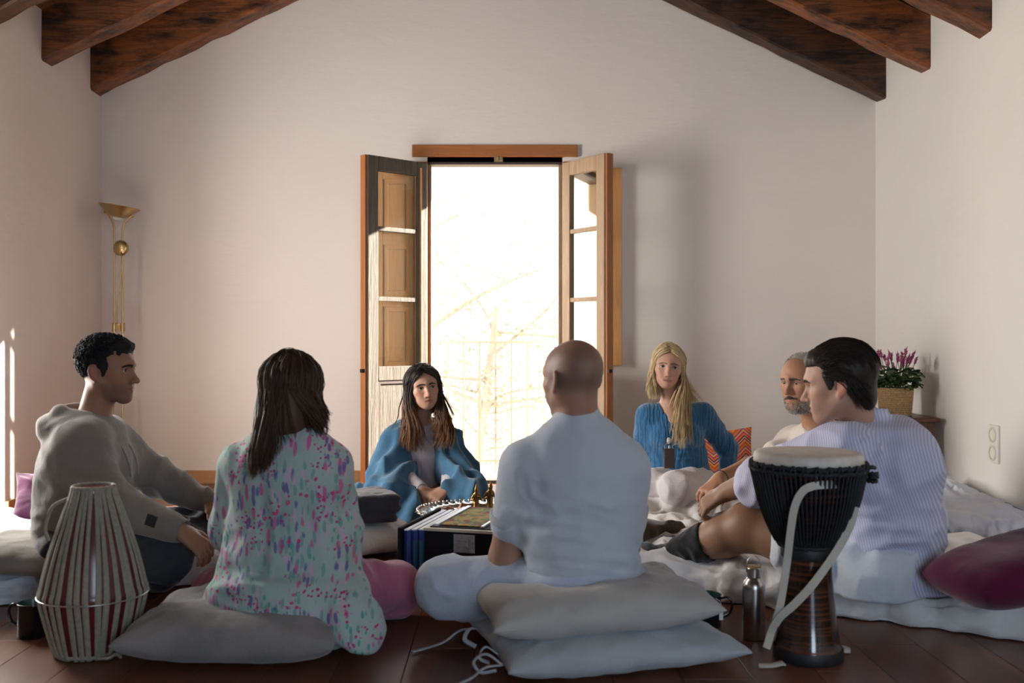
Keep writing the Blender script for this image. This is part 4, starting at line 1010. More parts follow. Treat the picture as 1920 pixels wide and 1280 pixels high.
for i in range(32):
    a = 2*PI*(i+.25)/32; P = [V(jc[0]+R0*math.cos(a+da), jc[1]+R0*math.sin(a+da), z) for R0, da, z in ((.156, -.05, .532), (.161, -.03, .546), (.158, 0, .556), (.161, .03, .546), (.156, .05, .532))]; MB().tube(spline(P, 12), .0036, 5).build('rope_loop', M_BLKR, dj, smooth=True)
for k in range(9):
    c = jc+V(.150+.012*rs.rand(), -.045-.03*rs.rand(), .50+.05*rs.rand()); torus(c, .011, .004, 14, 6, .002, k).build('rope_knot', M_BLKR, dj, smooth=True)
def ribbon(P, wv, wid, thick=.0022):
    """flat webbing along P; wv: width direction per point"""
    P = np.asarray(P, float); T = np.gradient(P, axis=0); out = []
    for i in range(len(P)):
        w_ = unit(np.asarray(wv[i] if np.ndim(wv) > 1 else wv, float)-unit(T[i])*np.dot(wv[i] if np.ndim(wv) > 1 else wv, unit(T[i]))); n_ = unit(np.cross(unit(T[i]), w_))
        out.append([P[i]-w_*wid/2-n_*thick, P[i]+w_*wid/2-n_*thick, P[i]+w_*wid/2+n_*thick, P[i]-w_*wid/2+n_*thick])
    b = MB(); b.grid(np.array(out), wrap=True); m = len(P); b.add(np.array(out[0]), [(0, 1, 2, 3)]); b.add(np.array(out[-1]), [(3, 2, 1, 0)]); return b
def onbowl(u, v, r): # a point on the camera side of the drum at radius r from its axis, for photo column u and row v
    x = (u-943)/FPX*jc[1]; dx = np.clip(x-jc[0], -r*.999, r*.999); y = jc[1]-math.sqrt(r*r-dx*dx); s_ = FPX/y; return V((u-943)/s_, y, CAMH-(v-635)/s_)
P = spline([onbowl(1596, 908, .160), onbowl(1560, 908, .158), onbowl(1525, 911, .156), onbowl(1504, 922, .153), onbowl(1490, 950, .150), onbowl(1483, 990, .142), onbowl(1476, 1050, .125), onbowl(1467, 1110, .118), onbowl(1459, 1150, .118), onbowl(1446, 1185, .12), at(1437, 1215, 2.745)], 46)
tt = np.gradient(P, axis=0); wv = np.array([unit(np.cross(unit(t), V(0, -1, .15))) for t in tt]); ribbon(P, wv, .021, .0014).build('strap', M_STRAPW, dj, smooth=False, label='off-white carrying strap')
P = spline([onbowl(1604, 950, .165), onbowl(1594, 985, .150), onbowl(1575, 1022, .125), onbowl(1550, 1060, .105), onbowl(1520, 1100, .102), onbowl(1490, 1132, .108), onbowl(1464, 1155, .118), onbowl(1452, 1172, .122)], 40)
tt = np.gradient(P, axis=0); wv = np.array([unit(np.cross(unit(t), V(0, -1, .1))) for t in tt]); ribbon(P, wv, .022, .0014).build('strap', M_STRAPW, dj, smooth=False, label='off-white carrying strap')
P = spline([at(1448, 1222, 2.79)*V(1, 1, 0)+V(0, -.05, .006), V(.735, 2.735, .006), V(.765, 2.742, .010), V(.79, 2.755, .006)], 20); P = spline([V(.700, 2.800, .006), V(.735, 2.795, .008), V(.760, 2.800, .012), V(.772, 2.815, .008)], 16)-V(0, .075, 0)
ribbon(P, V(0, 1, .2), .018).build('strap_end', M_STRAPW, dj, smooth=True)
P = spline([jc+V(.085, .06, .006), jc+V(.115, .055, .010), jc+V(.125, .035, .008), jc+V(.10, .025, .012)], 16); ribbon(P, V(.2, 1, .3), .018).build('strap_end', M_STRAPW, dj, smooth=True)

# ================================================================== BOTTLE, MUGS
M_STEEL = NT('brushed_steel'); M_STEEL.set(Base__Color=(.62, .60, .58), Metallic=1., Roughness=.26); M_STEEL.bump(M_STEEL.noise(M_STEEL.coord((3, 3, 200)), 8, 2), .05, .0004); M_STEEL = M_STEEL.m
M_BAMB = m_plain('bamboo', (.45, .29, .14), .5)
bc = V(.753, 2.99, 0); bt = thing('steel_bottle', 'brushed steel water bottle standing on floor beside the goblet drum', 'bottle', tuple(bc))
MB().lathe([(0, .001), (.031, .001), (.0335, .004), (.034, .150), (.0335, .160), (.029, .173), (.0215, .180), (.0205, .186), (0, .186)], bc, 48, cap=False).build('body', M_STEEL, bt, smooth=True)
MB().lathe([(.0, .184), (.0205, .184), (.0212, .188), (.0212, .212), (.0200, .214), (0, .214)], bc, 40, cap=False).build('cap', M_STEEL, bt, smooth=False)
MB().lathe([(0, .214), (.0195, .214), (.0195, .219), (0, .219)], bc, 40, cap=False).build('bamboo_lid', M_BAMB, bt)
a = np.linspace(0, PI, 20); MB().tube(np.concatenate([[bc+V(-.0215, 0, .200)], np.stack([bc[0]-.0205*np.cos(a), np.full(20, bc[1]), bc[2]+.222+.026*np.sin(a)], -1), [bc+V(.0215, 0, .200)]]), .0018, 6).build('wire_loop', M_STEEL, bt, smooth=True)
M_ENAM = m_plain('black_enamel', (.008, .009, .010), .16, noise=.1); M_ENG = m_plain('green_enamel_inside', (.03, .075, .065), .25); M_TAG = m_plain('white_paper_tag', (.75, .75, .72), .8)
def mug(c, hd, label, tag=False):
    t = thing('enamel_mug', label, 'mug', tuple(c), 'black enamel mugs on the floor'); c = np.array(c)
    MB().lathe([(0, .001), (.042, .001), (.0445, .004), (.0445, .098), (.0465, .101), (.0440, .102)], c, 40, cap=False).build('cup', M_ENAM, t, smooth=True)
    MB().lathe([(.0440, .102), (.0425, .098), (.0425, .006), (0, .006)], c, 40, cap=False).build('inside', M_ENG, t, smooth=True)
    d = unit(hd); MB().tube(spline([c+d*.043+V(0, 0, .090), c+d*.066+V(0, 0, .094), c+d*.078+V(0, 0, .075), c+d*.070+V(0, 0, .045), c+d*.043+V(0, 0, .028)], 24), .0065, 8, flat=.6).build('handle', M_ENAM, t, smooth=True)
    if tag:
        MB().tube(spline([c+d*.02+V(0, -.040, .099), c+d*.036+V(0, -.033, .085), c+d*.037+V(0, -.033, .055)], 12), .0008, 4).build('tea_string', M_TAG, t); p = c+d*.037+V(0, -.036, .044); MB().box(p-V(.006, .0008, .012), p+V(.006, .0008, .012)).build('tea_tag', M_TAG, t)
mug((.638, 3.12, 0), (1, -.25, 0), 'black enamel mug with tea tag beside the stacked linen cushions', True)
mug((-1.425, 3.02, 0), (-1, .1, 0), 'black enamel mug half hidden behind the barrel drum')

# ================================================================== HARMONIUM
M_BLKW = m_plain('black_lacquered_wood', (.010, .009, .010), .7, noise=.15, scale=10, spec=.12); M_SILV = m_plain('worn_silver_plate', (.42, .44, .45), .4, .8, noise=.25, scale=60); M_BLUE = m_plain('blue_bellows_cloth', (.012, .03, .19), .6); M_GRN = m_plain('green_bellows_cloth', (.01, .10, .10), .6); M_BWHITE = m_plain('white_edge_strip', (.62, .63, .68), .4)
hx0, hx1, hy0, hy1 = -.270, .075, 3.30, 3.74
hm = thing('harmonium', 'black hand harmonium with open blue bellows in front of the white-shirted man', 'harmonium', ((hx0+hx1)/2, (hy0+hy1)/2, 0))
MB().box((hx0-.01, hy0-.01, .0), (hx1+.01, hy1+.01, .03)).build('base_plinth', M_BLKW, hm, bevel=.004)
MB().box((hx0, hy0, .03), (hx1, hy1, .250)).build('case', M_BLKW, hm, bevel=.004)
MB().box((hx0-.004, hy0-.004, .246), (hx1+.004, hy1+.004, .256)).build('lid', m_plain('cream_lid_edge', (.50, .46, .36), .45), hm, bevel=.002)
MB().box((hx0+.015, hy0+.012, .256), (hx1-.015, hy1-.012, .259)).build('top_board', M_BLKW, hm)
lp = MB().box((-.165, hy0-.005, .178), (-.090, hy0, .240)).build('latch_plate', M_SILV, hm, bevel=.002); MB().box((-.150, hy0-.009, .196), (-.112, hy0-.004, .224)).build('latch', M_SILV, lp, bevel=.003)
for i in range(3): # bellows pleats standing on the left, fanned a little
    x = hx0-.026*(i+1); tl = .02*(i+1)
    b = MB(); z0, z1 = .035, .246-.002*i
    b.prism([(x, hy0+.01), (x+.012, hy0-.002+.004*i), (x+.024, hy0+.01), (x+.024+.0, hy1-.03), (x, hy1-.03)], 2, z0, z1); pl = b.build('bellows_pleat', M_BLUE, hm)
    MB().prism([(x+.003, hy0+.006+.004*i), (x+.012, hy0-.004+.004*i), (x+.019, hy0+.003+.004*i), (x+.012, hy0+.004+.004*i)], 2, z0+.025, z1-.035).build('pleat_panel', M_GRN, pl)
    MB().box((x+.004, hy0+.0, z1), (x+.020, hy1-.03, z1+.004)).build('pleat_edge', M_BWHITE, pl)
MB().box((hx0-.098, hy0-.004, .03), (hx0-.084, hy1-.02, .252)).build('bellows_board', M_BLKW, hm, bevel=.003)
def pic_mat():
    t = NT('printed_picture'); n = t.noise(t.coord(), 22, 4, .6, .6); n2 = t.noise(t.coord(), 9, 2)
    c = t.ramp(n, [(.28, (.02, .01, .01)), (.40, (.30, .03, .02)), (.48, (.06, .14, .05)), (.56, (.35, .28, .08)), (.62, (.55, .18, .03)), (.72, (.05, .10, .06))]); t.set(Base__Color=c, Roughness=.75, Specular__IOR__Level=.15); return t.m
MB().box((-.225, 3.335, .2595), (-.085, 3.70, .2635)).build('picture_card', pic_mat(), hm)
MB().box((-.245, 3.325, .2592), (-.229, 3.71, .2665)).build('white_strip', M_BWHITE, hm); MB().box((-.078, 3.325, .2592), (-.068, 3.71, .2655)).build('white_strip', M_BWHITE, hm); MB().box((.0, 3.325, .2592), (.010, 3.71, .2655)).build('white_strip', M_BWHITE, hm)

hm.rotation_euler.z = -.27; hm.location += Vector((.055, .045, 0))   # the instrument stands a little turned
# ================================================================== TRAY ON A LOW TABLE, WITH ITS THINGS
M_SILT = NT('silver_tray_metal'); _n = M_SILT.noise(M_SILT.coord(), 40, 3); M_SILT.set(Base__Color=(.66, .64, .60), Metallic=1., Roughness=.20); M_SILT.bump(_n, .15, .001); M_SILT = M_SILT.m
tc_ = V(-.137, 4.40, 0); M_DARKT = m_wood('dark_low_table_wood', (.06, .03, .018), (.025, .014, .010), 1.5, 0, .5)
lt = thing('low_table', 'low dark round table under the silver tray', 'table', tuple(tc_))
MB().lathe([(0, .100), (.200, .100), (.205, .104), (.205, .116), (.200, .120), (0, .120)], tc_, 48, cap=False).build('table_top', M_DARKT, lt)
for i in range(4):
    a = PI/4+i*PI/2; p = tc_+V(.15*math.cos(a), .15*math.sin(a), 0); MB().lathe([(0, 0), (.014, 0), (.020, .03), (.015, .06), (.022, .10), (0, .10)], p, 16, cap=False).build('leg', M_DARKT, lt, smooth=True)
tr = thing('silver_tray', 'round silver tray with an embossed scalloped rim on the low table', 'tray', tuple(tc_+V(0, 0, .120)))
n_ = 144; a = np.linspace(0, 2*PI, n_, endpoint=False); P = []
for r, z in [(.0, .004), (.10, .004), (.165, .004), (.175, .006), (.186, .018), (.196, .022), (.205, .024), (.222, .027), (.236, .028), (.246, .026), (.249, .022), (.238, .022), (.20, .017), (.184, .011), (.172, .001), (.10, .0), (.0, .0)]:
    em = (r > .20)*(r < .248); zz = z+em*(.0035*np.sin(a*36)*(1 if z > .022 else 0)); rr = r+(r > .235)*.004*np.cos(a*36)
    P.append(np.stack([tc_[0]+rr*np.cos(a), tc_[1]+rr*np.sin(a), np.full(n_, .1205)+zz], -1))
b = MB(); b.grid(np.array(P), wrap=True); b.build('dish', M_SILT, tr, smooth=True)
bead = MB().lathe([(0, -.006), (.004, -.0045), (.006, 0), (.004, .0045), (0, .006)], (0, 0, 0), 8, cap=False)
beadv = np.concatenate(bead.v); bme = None
for i in range(72):
    aa = 2*PI*i/72
    p = tc_+V(.240*math.cos(aa), .240*math.sin(aa), .1205+.030)
    if bme is None: o = mk('rim_bead', beadv+np.array(ORIG[tr.name]), bead.f, M_SILT, tr, smooth=True); bme = o.data
    else: o = bpy.data.objects.new('rim_bead', bme); COL.objects.link(o); o.parent = tr
    o.location = Vector(p-ORIG[tr.name])
zt = .1258
def stone(c, r, mat, label, seed):
    F = Field(np.array(c)-V(*r)*1.5, np.array(c)+V(*r)*1.5, max(r)/9); F.ell(np.array(c)+V(0, 0, r[2]*.85), r, rotz(seed), .002); F.displace(lambda p: max(r)*.28*fbm(p*(1.1/max(r))+seed, 2)); F.plane(c, (0, 0, -1), .001)
    p, f = F.mesh(0); mk('stone', p, f, mat, smooth=False, label=label, cat='stone', group='stones on the silver tray')
M_ST1 = m_plain('reddish_stone', (.30, .14, .085), .7, noise=.3, bump=.4); M_ST2 = m_plain('grey_stone', (.30, .29, .27), .6, noise=.2, bump=.4); M_ST3 = m_plain('pink_quartz', (.42, .22, .19), .35, noise=.25)
stone((-.243, 4.42, zt), (.034, .024, .016), M_ST1, 'reddish brown stone on the left of the silver tray', 1.); stone((-.218, 4.345, zt), (.022, .018, .013), M_ST2, 'small grey stone at the front edge of the tray', 2.); stone((-.272, 4.36, zt), (.024, .018, .012), M_ST2, 'flat grey stone by the tray rim nearest the charcoal blanket', 4.)
stone((-.160, 4.305, zt), (.026, .018, .013), M_ST3, 'pinkish stone in front of the crystal pyramid', 3.); stone((-.118, 4.315, zt), (.020, .016, .012), M_ST3, 'small pink stone beside the brass figures', 5.)
MPY = NT('amber_crystal'); MPY.set(Base__Color=MPY.ramp(MPY.noise(MPY.coord(), 60, 3), [(.3, (.30, .10, .04)), (.7, (.50, .34, .24))]), Roughness=.12, Coat__Weight=.5); MPY = MPY.m
b = MB(); pc2 = V(-.180, 4.39, zt); R = rotz(.4); bs = .031
b.add([pc2+R@V(-bs, -bs, 0), pc2+R@V(bs, -bs, 0), pc2+R@V(bs, bs, 0), pc2+R@V(-bs, bs, 0), pc2+V(0, 0, .058)], [(0, 3, 2, 1), (0, 1, 4), (1, 2, 4), (2, 3, 4), (3, 0, 4)]); b.build('crystal_pyramid', MPY, label='amber crystal pyramid standing on the silver tray', cat='pyramid', bevel=.001)
M_OBR = m_plain('dark_old_brass', (.22, .13, .045), .32, .95, noise=.35, scale=80, bump=.4)
def statue(c, h, lean, label, crown):
    c = np.array(c); k = h/.13; F = Field(c-V(.045, .045, .005), c+V(.045, .045, h+.02), .0026)
    F.box(c+V(0, 0, .005*k), (.024*k, .020*k, .006*k), None, .003, .002); F.cone(c+V(0, 0, .010*k), c+V(0, 0, .055*k), .019*k, .011*k, .004); F.cone(c+V(0, 0, .05*k), c+V(lean*.3, 0, .085*k), .011*k, .014*k, .005, ((0, 1, 0), 1.4))
    F.ell(c+V(lean*.5, 0, .105*k), (.0095*k, .0095*k, .012*k), None, .004); F.cone(c+V(lean*.5, 0, .112*k), c+V(lean*.55, 0, (.128+crown)*k), .008*k, .002*k, .003)
    for q in (-1, 1): F.cone(c+V(q*.013*k, 0, .084*k), c+V(q*.023*k, -.006, .062*k), .0055*k, .0045*k, .003); F.cone(c+V(q*.023*k, -.006, .062*k), c+V(q*.010*k, -.016, .068*k+.012*k*(q > 0)), .0045*k, .004*k, .003)
    F.displace(lambda p: .0014*vnoise(p*260)); p, f = F.mesh(0); mk('brass_figure', p, f, M_OBR, smooth=True, label=label, cat='figurine', group='brass figures on the silver tray')
statue((-.118, 4.40, zt+.0035), .125, .0, 'slim brass figure with pointed crown on the silver tray', .006); statue((-.058, 4.41, zt+.0035), .14, .006, 'wider brass figure right beside the white-shirted man\'s arm', .0)
cp = V(-.125, 4.49, zt); b = MB().lathe([(0, 0), (.012, 0), (.014, .004), (.008, .012), (.010, .03), (.019, .05), (.020, .062), (.018, .062), (.016, .05), (0, .035)], cp, 24, cap=False); b.build('brass_cup', M_OBR, smooth=True, label='small dark metal cup behind the brass figures on the tray', cat='cup')
# ================================================================== PEOPLE
def skeleton(J, H, h=.014, hf=.0032, hands=(), pad=.15):
    P = np.array(list(J.values())); lo = P.min(0)-pad; hi = P.max(0)+pad; e0, e1 = H.ext(.01); lo = np.minimum(lo, e0-.02); hi = np.maximum(hi, e1+.02)
    fine = [(e0, e1, hf)]+[(np.array(c)-.075, np.array(c)+.07, .0048) for c in hands]
    return Field(lo, hi, h, fine)
def limb(F, a, b, ra, rb, k=.03, bulge=0., at_=.35):
    a = np.asarray(a); b = np.asarray(b)
    if bulge: m = a+(b-a)*at_; F.cone(a, m, ra, ra*.5+rb*.5+bulge, k); F.cone(m, b, ra*.5+rb*.5+bulge, rb, k)
    else: F.cone(a, b, ra, rb, k)
def foot(F, ank, toe, r=.034, k=.02):
    ank = np.asarray(ank); toe = np.asarray(toe); d = unit(toe-ank); F.cone(ank-d*.03+V(0, 0, -.02), toe, r, r*.72, k, ((0, 0, 1), 1.25)); F.ell(ank-d*.035+V(0, 0, -.018), (.033, .033, .033), None, k)
def core(F, J, fwd, sc=1.0):
    """trunk, shoulders and upper limbs of the body (they lie under the clothes)"""
    f = unit(fwd); F.cone(J['pel'], J['waist'], .125*sc, .105*sc, .04, (f, 1.35)); F.cone(J['waist'], J['chest'], .105*sc, .130*sc, .05, (f, 1.4)); F.cone(J['chest'], J['neck'], .105*sc, .05*sc, .05, (f, 1.4))
    for q in 'LR':
        F.cone(J['neck']*.6+J['chest']*.4, J['sh'+q], .055*sc, .048*sc, .04); limb(F, J['sh'+q], J['el'+q], .046*sc, .037*sc, .03, .003); limb(F, J['el'+q], J['wr'+q], .039*sc, .025*sc, .02, .006, .3)
        F.cone(J['pel'], J['hip'+q], .10*sc, .085*sc, .04); limb(F, J['hip'+q], J['kn'+q], .080*sc, .056*sc, .03); limb(F, J['kn'+q], J['an'+q], .053*sc, .034*sc, .03, .010, .3); foot(F, J['an'+q], J['to'+q])
def jd(**k): return {a: np.asarray(b, float) for a, b in k.items()}
def seg_to_tris(): pass
def cap_hair(H, name, mat, parent, cap, cuts, disp=None, h=.0034):
    e0, e1 = H.ext(.03); F = Field(e0, e1, h)
    for c, r in cap: H.ell(F, c, r, .012)
    for kind, c, r in cuts:
        if kind == 'ell': H.ell(F, c, r, .006, 'sub')
        else: F.box(H.w(*c), np.array(r)*H.k, H.R, .012, .006, 'sub')
    if disp: F.displace(disp)
    return F
def hair_join(F, lv, lf, name, mat, parent):
    """hair mass and its locks in one mesh"""
    p, f = F.mesh(1); n = len(p); return mk(name, np.concatenate([p, lv]), np.concatenate([f, lf+n]), mat, parent, smooth=True)
def over_head(H, psi, side, top, rx=.083, ry=.103, rz=.092, c=(0, -.014, .032), levels=(1.0, .78, .45, .08, -.28)):
    """points running from the parting down one side of the skull at azimuth psi (0 front, pi back)"""
    out = []
    yt = np.clip((top[1]-c[1])/ry, -.95, .95); ztop = c[2]+rz*math.sqrt(1-yt*yt)
    for i, t in enumerate(levels):
        if i == 0: out.append(H.w(top[0], top[1], ztop)); continue
        ps = psi+max(0, 1.20-psi)*(1-t)/.92; rr = math.sqrt(max(0, 1-t*t)); x = side*abs(math.sin(ps))*rr*rx; y = math.cos(ps)*rr*ry
        z = c[2]+rz*t
        if i == 1: x = x*.75+top[0]*.6; y = y*.6+(top[1]-c[1])*.4; z = c[2]+rz*math.sqrt(max(.05, 1-(x/rx)**2-(y/ry)**2))
        out.append(H.w(c[0]+x, c[1]+y, z))
    return out
def framing(H, rs, n, side, ends, k, zlow=0.):
    """locks that run from the parting along the temple and frame the face"""
    P = []
    for i in range(n):
        j = rs.rand(); a = lambda x, y, z: H.w(side*(x+j*.012)+rs.randn()*.0012, y-j*.014+.004+rs.randn()*.001, z+j*.014)
        pts = [H.w(.004*side+.004, .072-j*.03, .088+j*.024), a(.024, .079, .080+zlow), a(.047, .066, .058+zlow), a(.064, .046, .022), a(.072, .034, -.030)]
        e_ = ends(j); P.append(spline(pts+[pts[-1]*.6+e_*.4, pts[-1]*.22+e_*.78, e_], k))
    return P
def strands(guides, gr, kids, spread, rk, rs, n=3):
    """thin strands clumped round guide paths: guides (m,k,3) with radii gr (m,k)"""
    G = np.asarray(guides); m, k, _ = G.shape; v0, f0 = locks(G, np.asarray(gr)*.55, 4); out = [v0]; fo = [f0]; base = len(v0); t = np.linspace(0, 1, k)
    for j in range(kids):
        off = rs.randn(m, 1, 3)*spread; off2 = rs.randn(m, 1, 3)*spread*1.2; P = G+off*(1-t)[None, :, None]+off2*t[None, :, None]+.0012*np.sin(t*rs.uniform(8, 20, (m, 1))+rs.uniform(0, 6, (m, 1)))[..., None]*rs.randn(m, 1, 3)
        P = P[:, 0:1]*0+P; r = np.interp(t, [0, .15, .8, 1], [rk*.6, rk, rk*.8, rk*.15]); v, f = locks(P, np.tile(r, (m, 1)), n); out.append(v); fo.append(f+base); base += len(v)
    return np.concatenate(out), np.concatenate(fo)
def tops(root_name, label, loc): return thing(root_name, label, 'person', tuple(loc), 'people sitting in a circle')
def ring_pts(c, ax, r, n=24):
    ax = unit(ax); a = unit(np.cross(ax, V(.3, .2, 1))); b = np.cross(ax, a); t = np.linspace(0, 2*PI, n+1); return c+r*(np.cos(t)[:, None]*a+np.sin(t)[:, None]*b)
TAN = (.33, .175, .110)

# ------------------------------------------------------------------ man in the grey hoodie (left, profile)
def person_hoodie():
    Y = 3.5; fw = V(1, -.08, 0); H = Head(at(203, 697, Y), (1, -.10, -.02), (-.02, 0, 1), .98)
    J = jd(neck=at(172, 800, Y), chest=at(162, 865, Y), waist=at(153, 945, Y), pel=at(145, 1012, Y), shR=at(152, 842, 3.37), shL=at(196, 825, 3.68), elR=at(212, 946, 3.23), wrR=at(338, 994, 3.17), elL=at(300, 897, 3.80), wrL=at(388, 938, 3.78),
           hipR=at(140, 1035, 3.39), hipL=at(140, 1030, 3.61), knR=at(312, 1040, 3.28), knL=at(388, 988, 3.88), anR=at(300, 1078, 3.56), anL=at(300, 1062, 3.48), toR=at(360, 1075, 3.72), toL=at(240, 1075, 3.32))
    root = tops('person', 'man in a grey hooded sweatshirt, seated cross-legged in profile at left', J['pel']*V(1, 1, 0)+V(0, 0, .13))
    hd = V(.80, -.02, -.60); F = skeleton(J, H, hf=.0036, hands=[J['wrR']+unit(hd)*.07])
    core(F, J, fw); H.add(F, J['neck'], .054, nose=1.15, open_eye=.0036); hand(F, J['wrR'], hd, (.55, -.45, .75), (.35, .75, -.3), .75, 1.0); hand(F, J['wrL'], (.8, -.3, -.5), (.5, 0, .85), (0, -1, 0), .5)
    base = (.30, .160, .100)
    F.build('body', M_SKIN, root, col=lambda p: H.tint(p, base, (.24, .095, .075), stub=.5, stubcol=(.10, .065, .050)))
    H.eyes(M_EYEB, root); H.brows(M_BROW, root, 1.7, .003); H.lashes(M_BROW, root)
    # curly short hair
    rs = np.random.RandomState(4)
    F = cap_hair(H, 'hair', None, root, [((0, -.020, .045), (.080, .100, .088)), ((0, .035, .088), (.058, .055, .035))], [('box', (0, .105, -.05), (.12, .075, .112)), ('ell', (.083, -.010, -.012), (.022, .024, .040)), ('ell', (-.083, -.010, -.012), (.022, .024, .040)), ('box', (0, -.02, -.135), (.12, .12, .062)), ('box', (0, .035, -.10), (.12, .045, .100))], lambda p: .005*vnoise(p*70)+.004*vnoise(p*150))
    for q in (-1, 1): H.cone(F, (q*.068, .022, .03), (q*.069, .016, -.010), .012, .006, .012)
    P, Rr = [], []
    for i in range(2300):
        th = rs.uniform(.05, 4.2); ph = rs.uniform(-1.45, 1.45); n = V(math.sin(ph), math.cos(ph)*math.cos(th), math.cos(ph)*math.sin(th)); p = V(0, -.018, .047)+n*V(.080, .101, .089)
        if (p[1] > .03 and p[2] < .085) or p[2] < -.065 or (abs(p[0]) > .066 and p[2] < .02 and p[1] > -.035): continue
        tng = unit(np.cross(n, rs.randn(3))); bi = np.cross(n, tng); L = rs.uniform(.005, .012)*(1.5 if p[1] > .03 else (1.0 if p[2] > .05 else .7)); pts = []
        for t in np.linspace(0, 1, 5): a = t*4.2; pts.append(H.w(*(p+n*(L*.9*math.sin(t*2.2)-.003)+(tng*math.cos(a)+bi*math.sin(a))*L*.5)))
        P.append(pts); Rr.append(np.array([.004, .0042, .0038, .0028, .001])*.5)
    v, f = locks(P, Rr, 3); hair_join(F, v, f, 'hair', hair_mat('black_curly_hair', (.005, .005, .006), (.016, .015, .015), .8), root)
    M = m_fabric('grey_sweatshirt_jersey', (.235, .212, .190), (.200, .180, .162), weave=600, wr=.35)
    lo = np.minimum(np.min([J[k] for k in ('pel', 'shR', 'shL', 'elR', 'wrR', 'elL', 'wrL', 'neck')], 0), 9)-.24; hi = np.max([J[k] for k in ('pel', 'shR', 'shL', 'elR', 'wrR', 'elL', 'wrL', 'neck')], 0)+.16
    F = Field(lo, hi, .0075); fl = (fw, 1.28)
    F.cone(J['pel']+V(0, 0, -.015), J['waist'], .170, .168, .05, fl); F.cone(J['waist'], J['chest'], .168, .176, .06, fl); F.cone(J['chest']+V(0, 0, .0), J['neck']-V(.0, 0, .06), .165, .095, .06, fl)
    F.cone(J['pel']+V(-.005, 0, -.045), J['pel']+V(-.005, 0, -.035), .168, .172, .012, fl)
    for q, r in (('R', 1.0), ('L', 1.0)):
        F.cone(J['neck']-V(0, 0, .055), J['sh'+q], .062, .066, .06); F.cone(J['sh'+q], J['el'+q], .070, .062, .10); F.cone(J['el'+q], J['wr'+q]-unit(J['wr'+q]-J['el'+q])*.04, .064, .050, .03)
        d = unit(J['wr'+q]-J['el'+q]); F.cone(J['wr'+q]-d*.045, J['wr'+q]-d*.002, .044, .041, .008)
    # hood lying on the back, collar round the neck
    hc = J['neck']+V(-.075, 0, .012); F.ell(hc, (.105, .135, .042), roty(-.35), .03); F.ell(hc+V(-.045, 0, .004), (.055, .11, .040), roty(-.2), .02)
    F.cone(J['neck']+V(-.07, -.075, .045), J['neck']+V(.065, -.065, -.022), .030, .026, .02); F.cone(J['neck']+V(-.07, .075, .045), J['neck']+V(.065, .065, -.022), .030, .026, .02); F.cone(J['neck']+V(-.085, -.06, .05), J['neck']+V(-.085, .06, .05), .030, .030, .02)
    F.ell(J['neck']+V(-.02, 0, .055), (.080, .070, .060), None, .010, 'sub')
    F.wrinkle(0.0150, (16, 9, 9), seed=1.2, c=J['elR'], rad=.12); F.wrinkle(0.0153, (9, 12, 18), seed=3.1, c=J['waist'], rad=.22); F.wrinkle(0.0153, (20, 9, 9), seed=5.1, c=J['elL'], rad=.2); F.wrinkle(0.0102, (12, 8, 12), seed=8.1, c=J['chest'], rad=.2)
    F.cone(J['wrR'], J['wrR']+unit(J['wrR']-J['elR'])*.03, .031, .036, .004, op='sub')
    hoodie = F.build('hooded_sweatshirt', M, root)
    Mc = m_plain('grey_cord', (.30, .28, .25), .8)
    for dy in (-.035, .03): MB().tube(spline([J['neck']+V(.085, dy, -.035), J['neck']+V(.125, dy*1.1, -.075), J['neck']+V(.148, dy*1.1, -.13), J['neck']+V(.152, dy, -.17)], 16), .0035, 6).build('drawstring', Mc, hoodie, smooth=True)
    d = unit(J['wrR']-J['elR']); c = J['wrR']-d*.088+V(0, -.052, .012); nx = d; nz = unit(np.cross(d, V(0, -1, 0))); R = np.stack([nx, V(0, 1, 0), -nz], 1); MB().box((-.018, -.004, -.018), (.018, .004, .018), R, c).build('sleeve_patch', m_plain('black_patch', (.012, .012, .013), .6), hoodie, bevel=.001)
    # white t-shirt edge at the throat
    F2 = Field(J['neck']-.10, J['neck']+.10, .005); F2.cone(J['neck']+V(.0, 0, -.05), J['neck']+V(.018, 0, .004), .072, .062, .01); F2.ell(J['neck']+V(0, 0, .03), (.075, .075, .035), None, .004, 'sub'); F2.build('undershirt', m_fabric('white_tee', (.55, .56, .58)), root)
    M2 = m_fabric('dark_slate_cotton', (.040, .044, .052), (.028, .030, .036), wr=.5)
    lo = np.min([J[k] for k in ('pel', 'hipR', 'hipL', 'knR', 'knL', 'anR', 'anL')], 0)-.15; hi = np.max([J[k] for k in ('pel', 'hipR', 'hipL', 'knR', 'knL', 'anR', 'anL')], 0)+.15; F = Field(lo, hi, .0085)
    for q in 'LR': F.cone(J['pel']+V(0, 0, -.01), J['hip'+q], .12, .108, .05); F.cone(J['hip'+q], J['kn'+q], .105, .080, .03); F.cone(J['kn'+q], J['an'+q], .076, .052, .03)
    F.wrinkle(0.0153, (14, 14, 14), seed=2.7); F.build('trousers', M2, root)
    for q in 'LR':
        F = Field(np.minimum(J['an'+q], J['to'+q])-.09, np.maximum(J['an'+q], J['to'+q])+.09, .006); foot(F, J['an'+q], J['to'+q], .042); F.build('sock', M2, root)
person_hoodie()

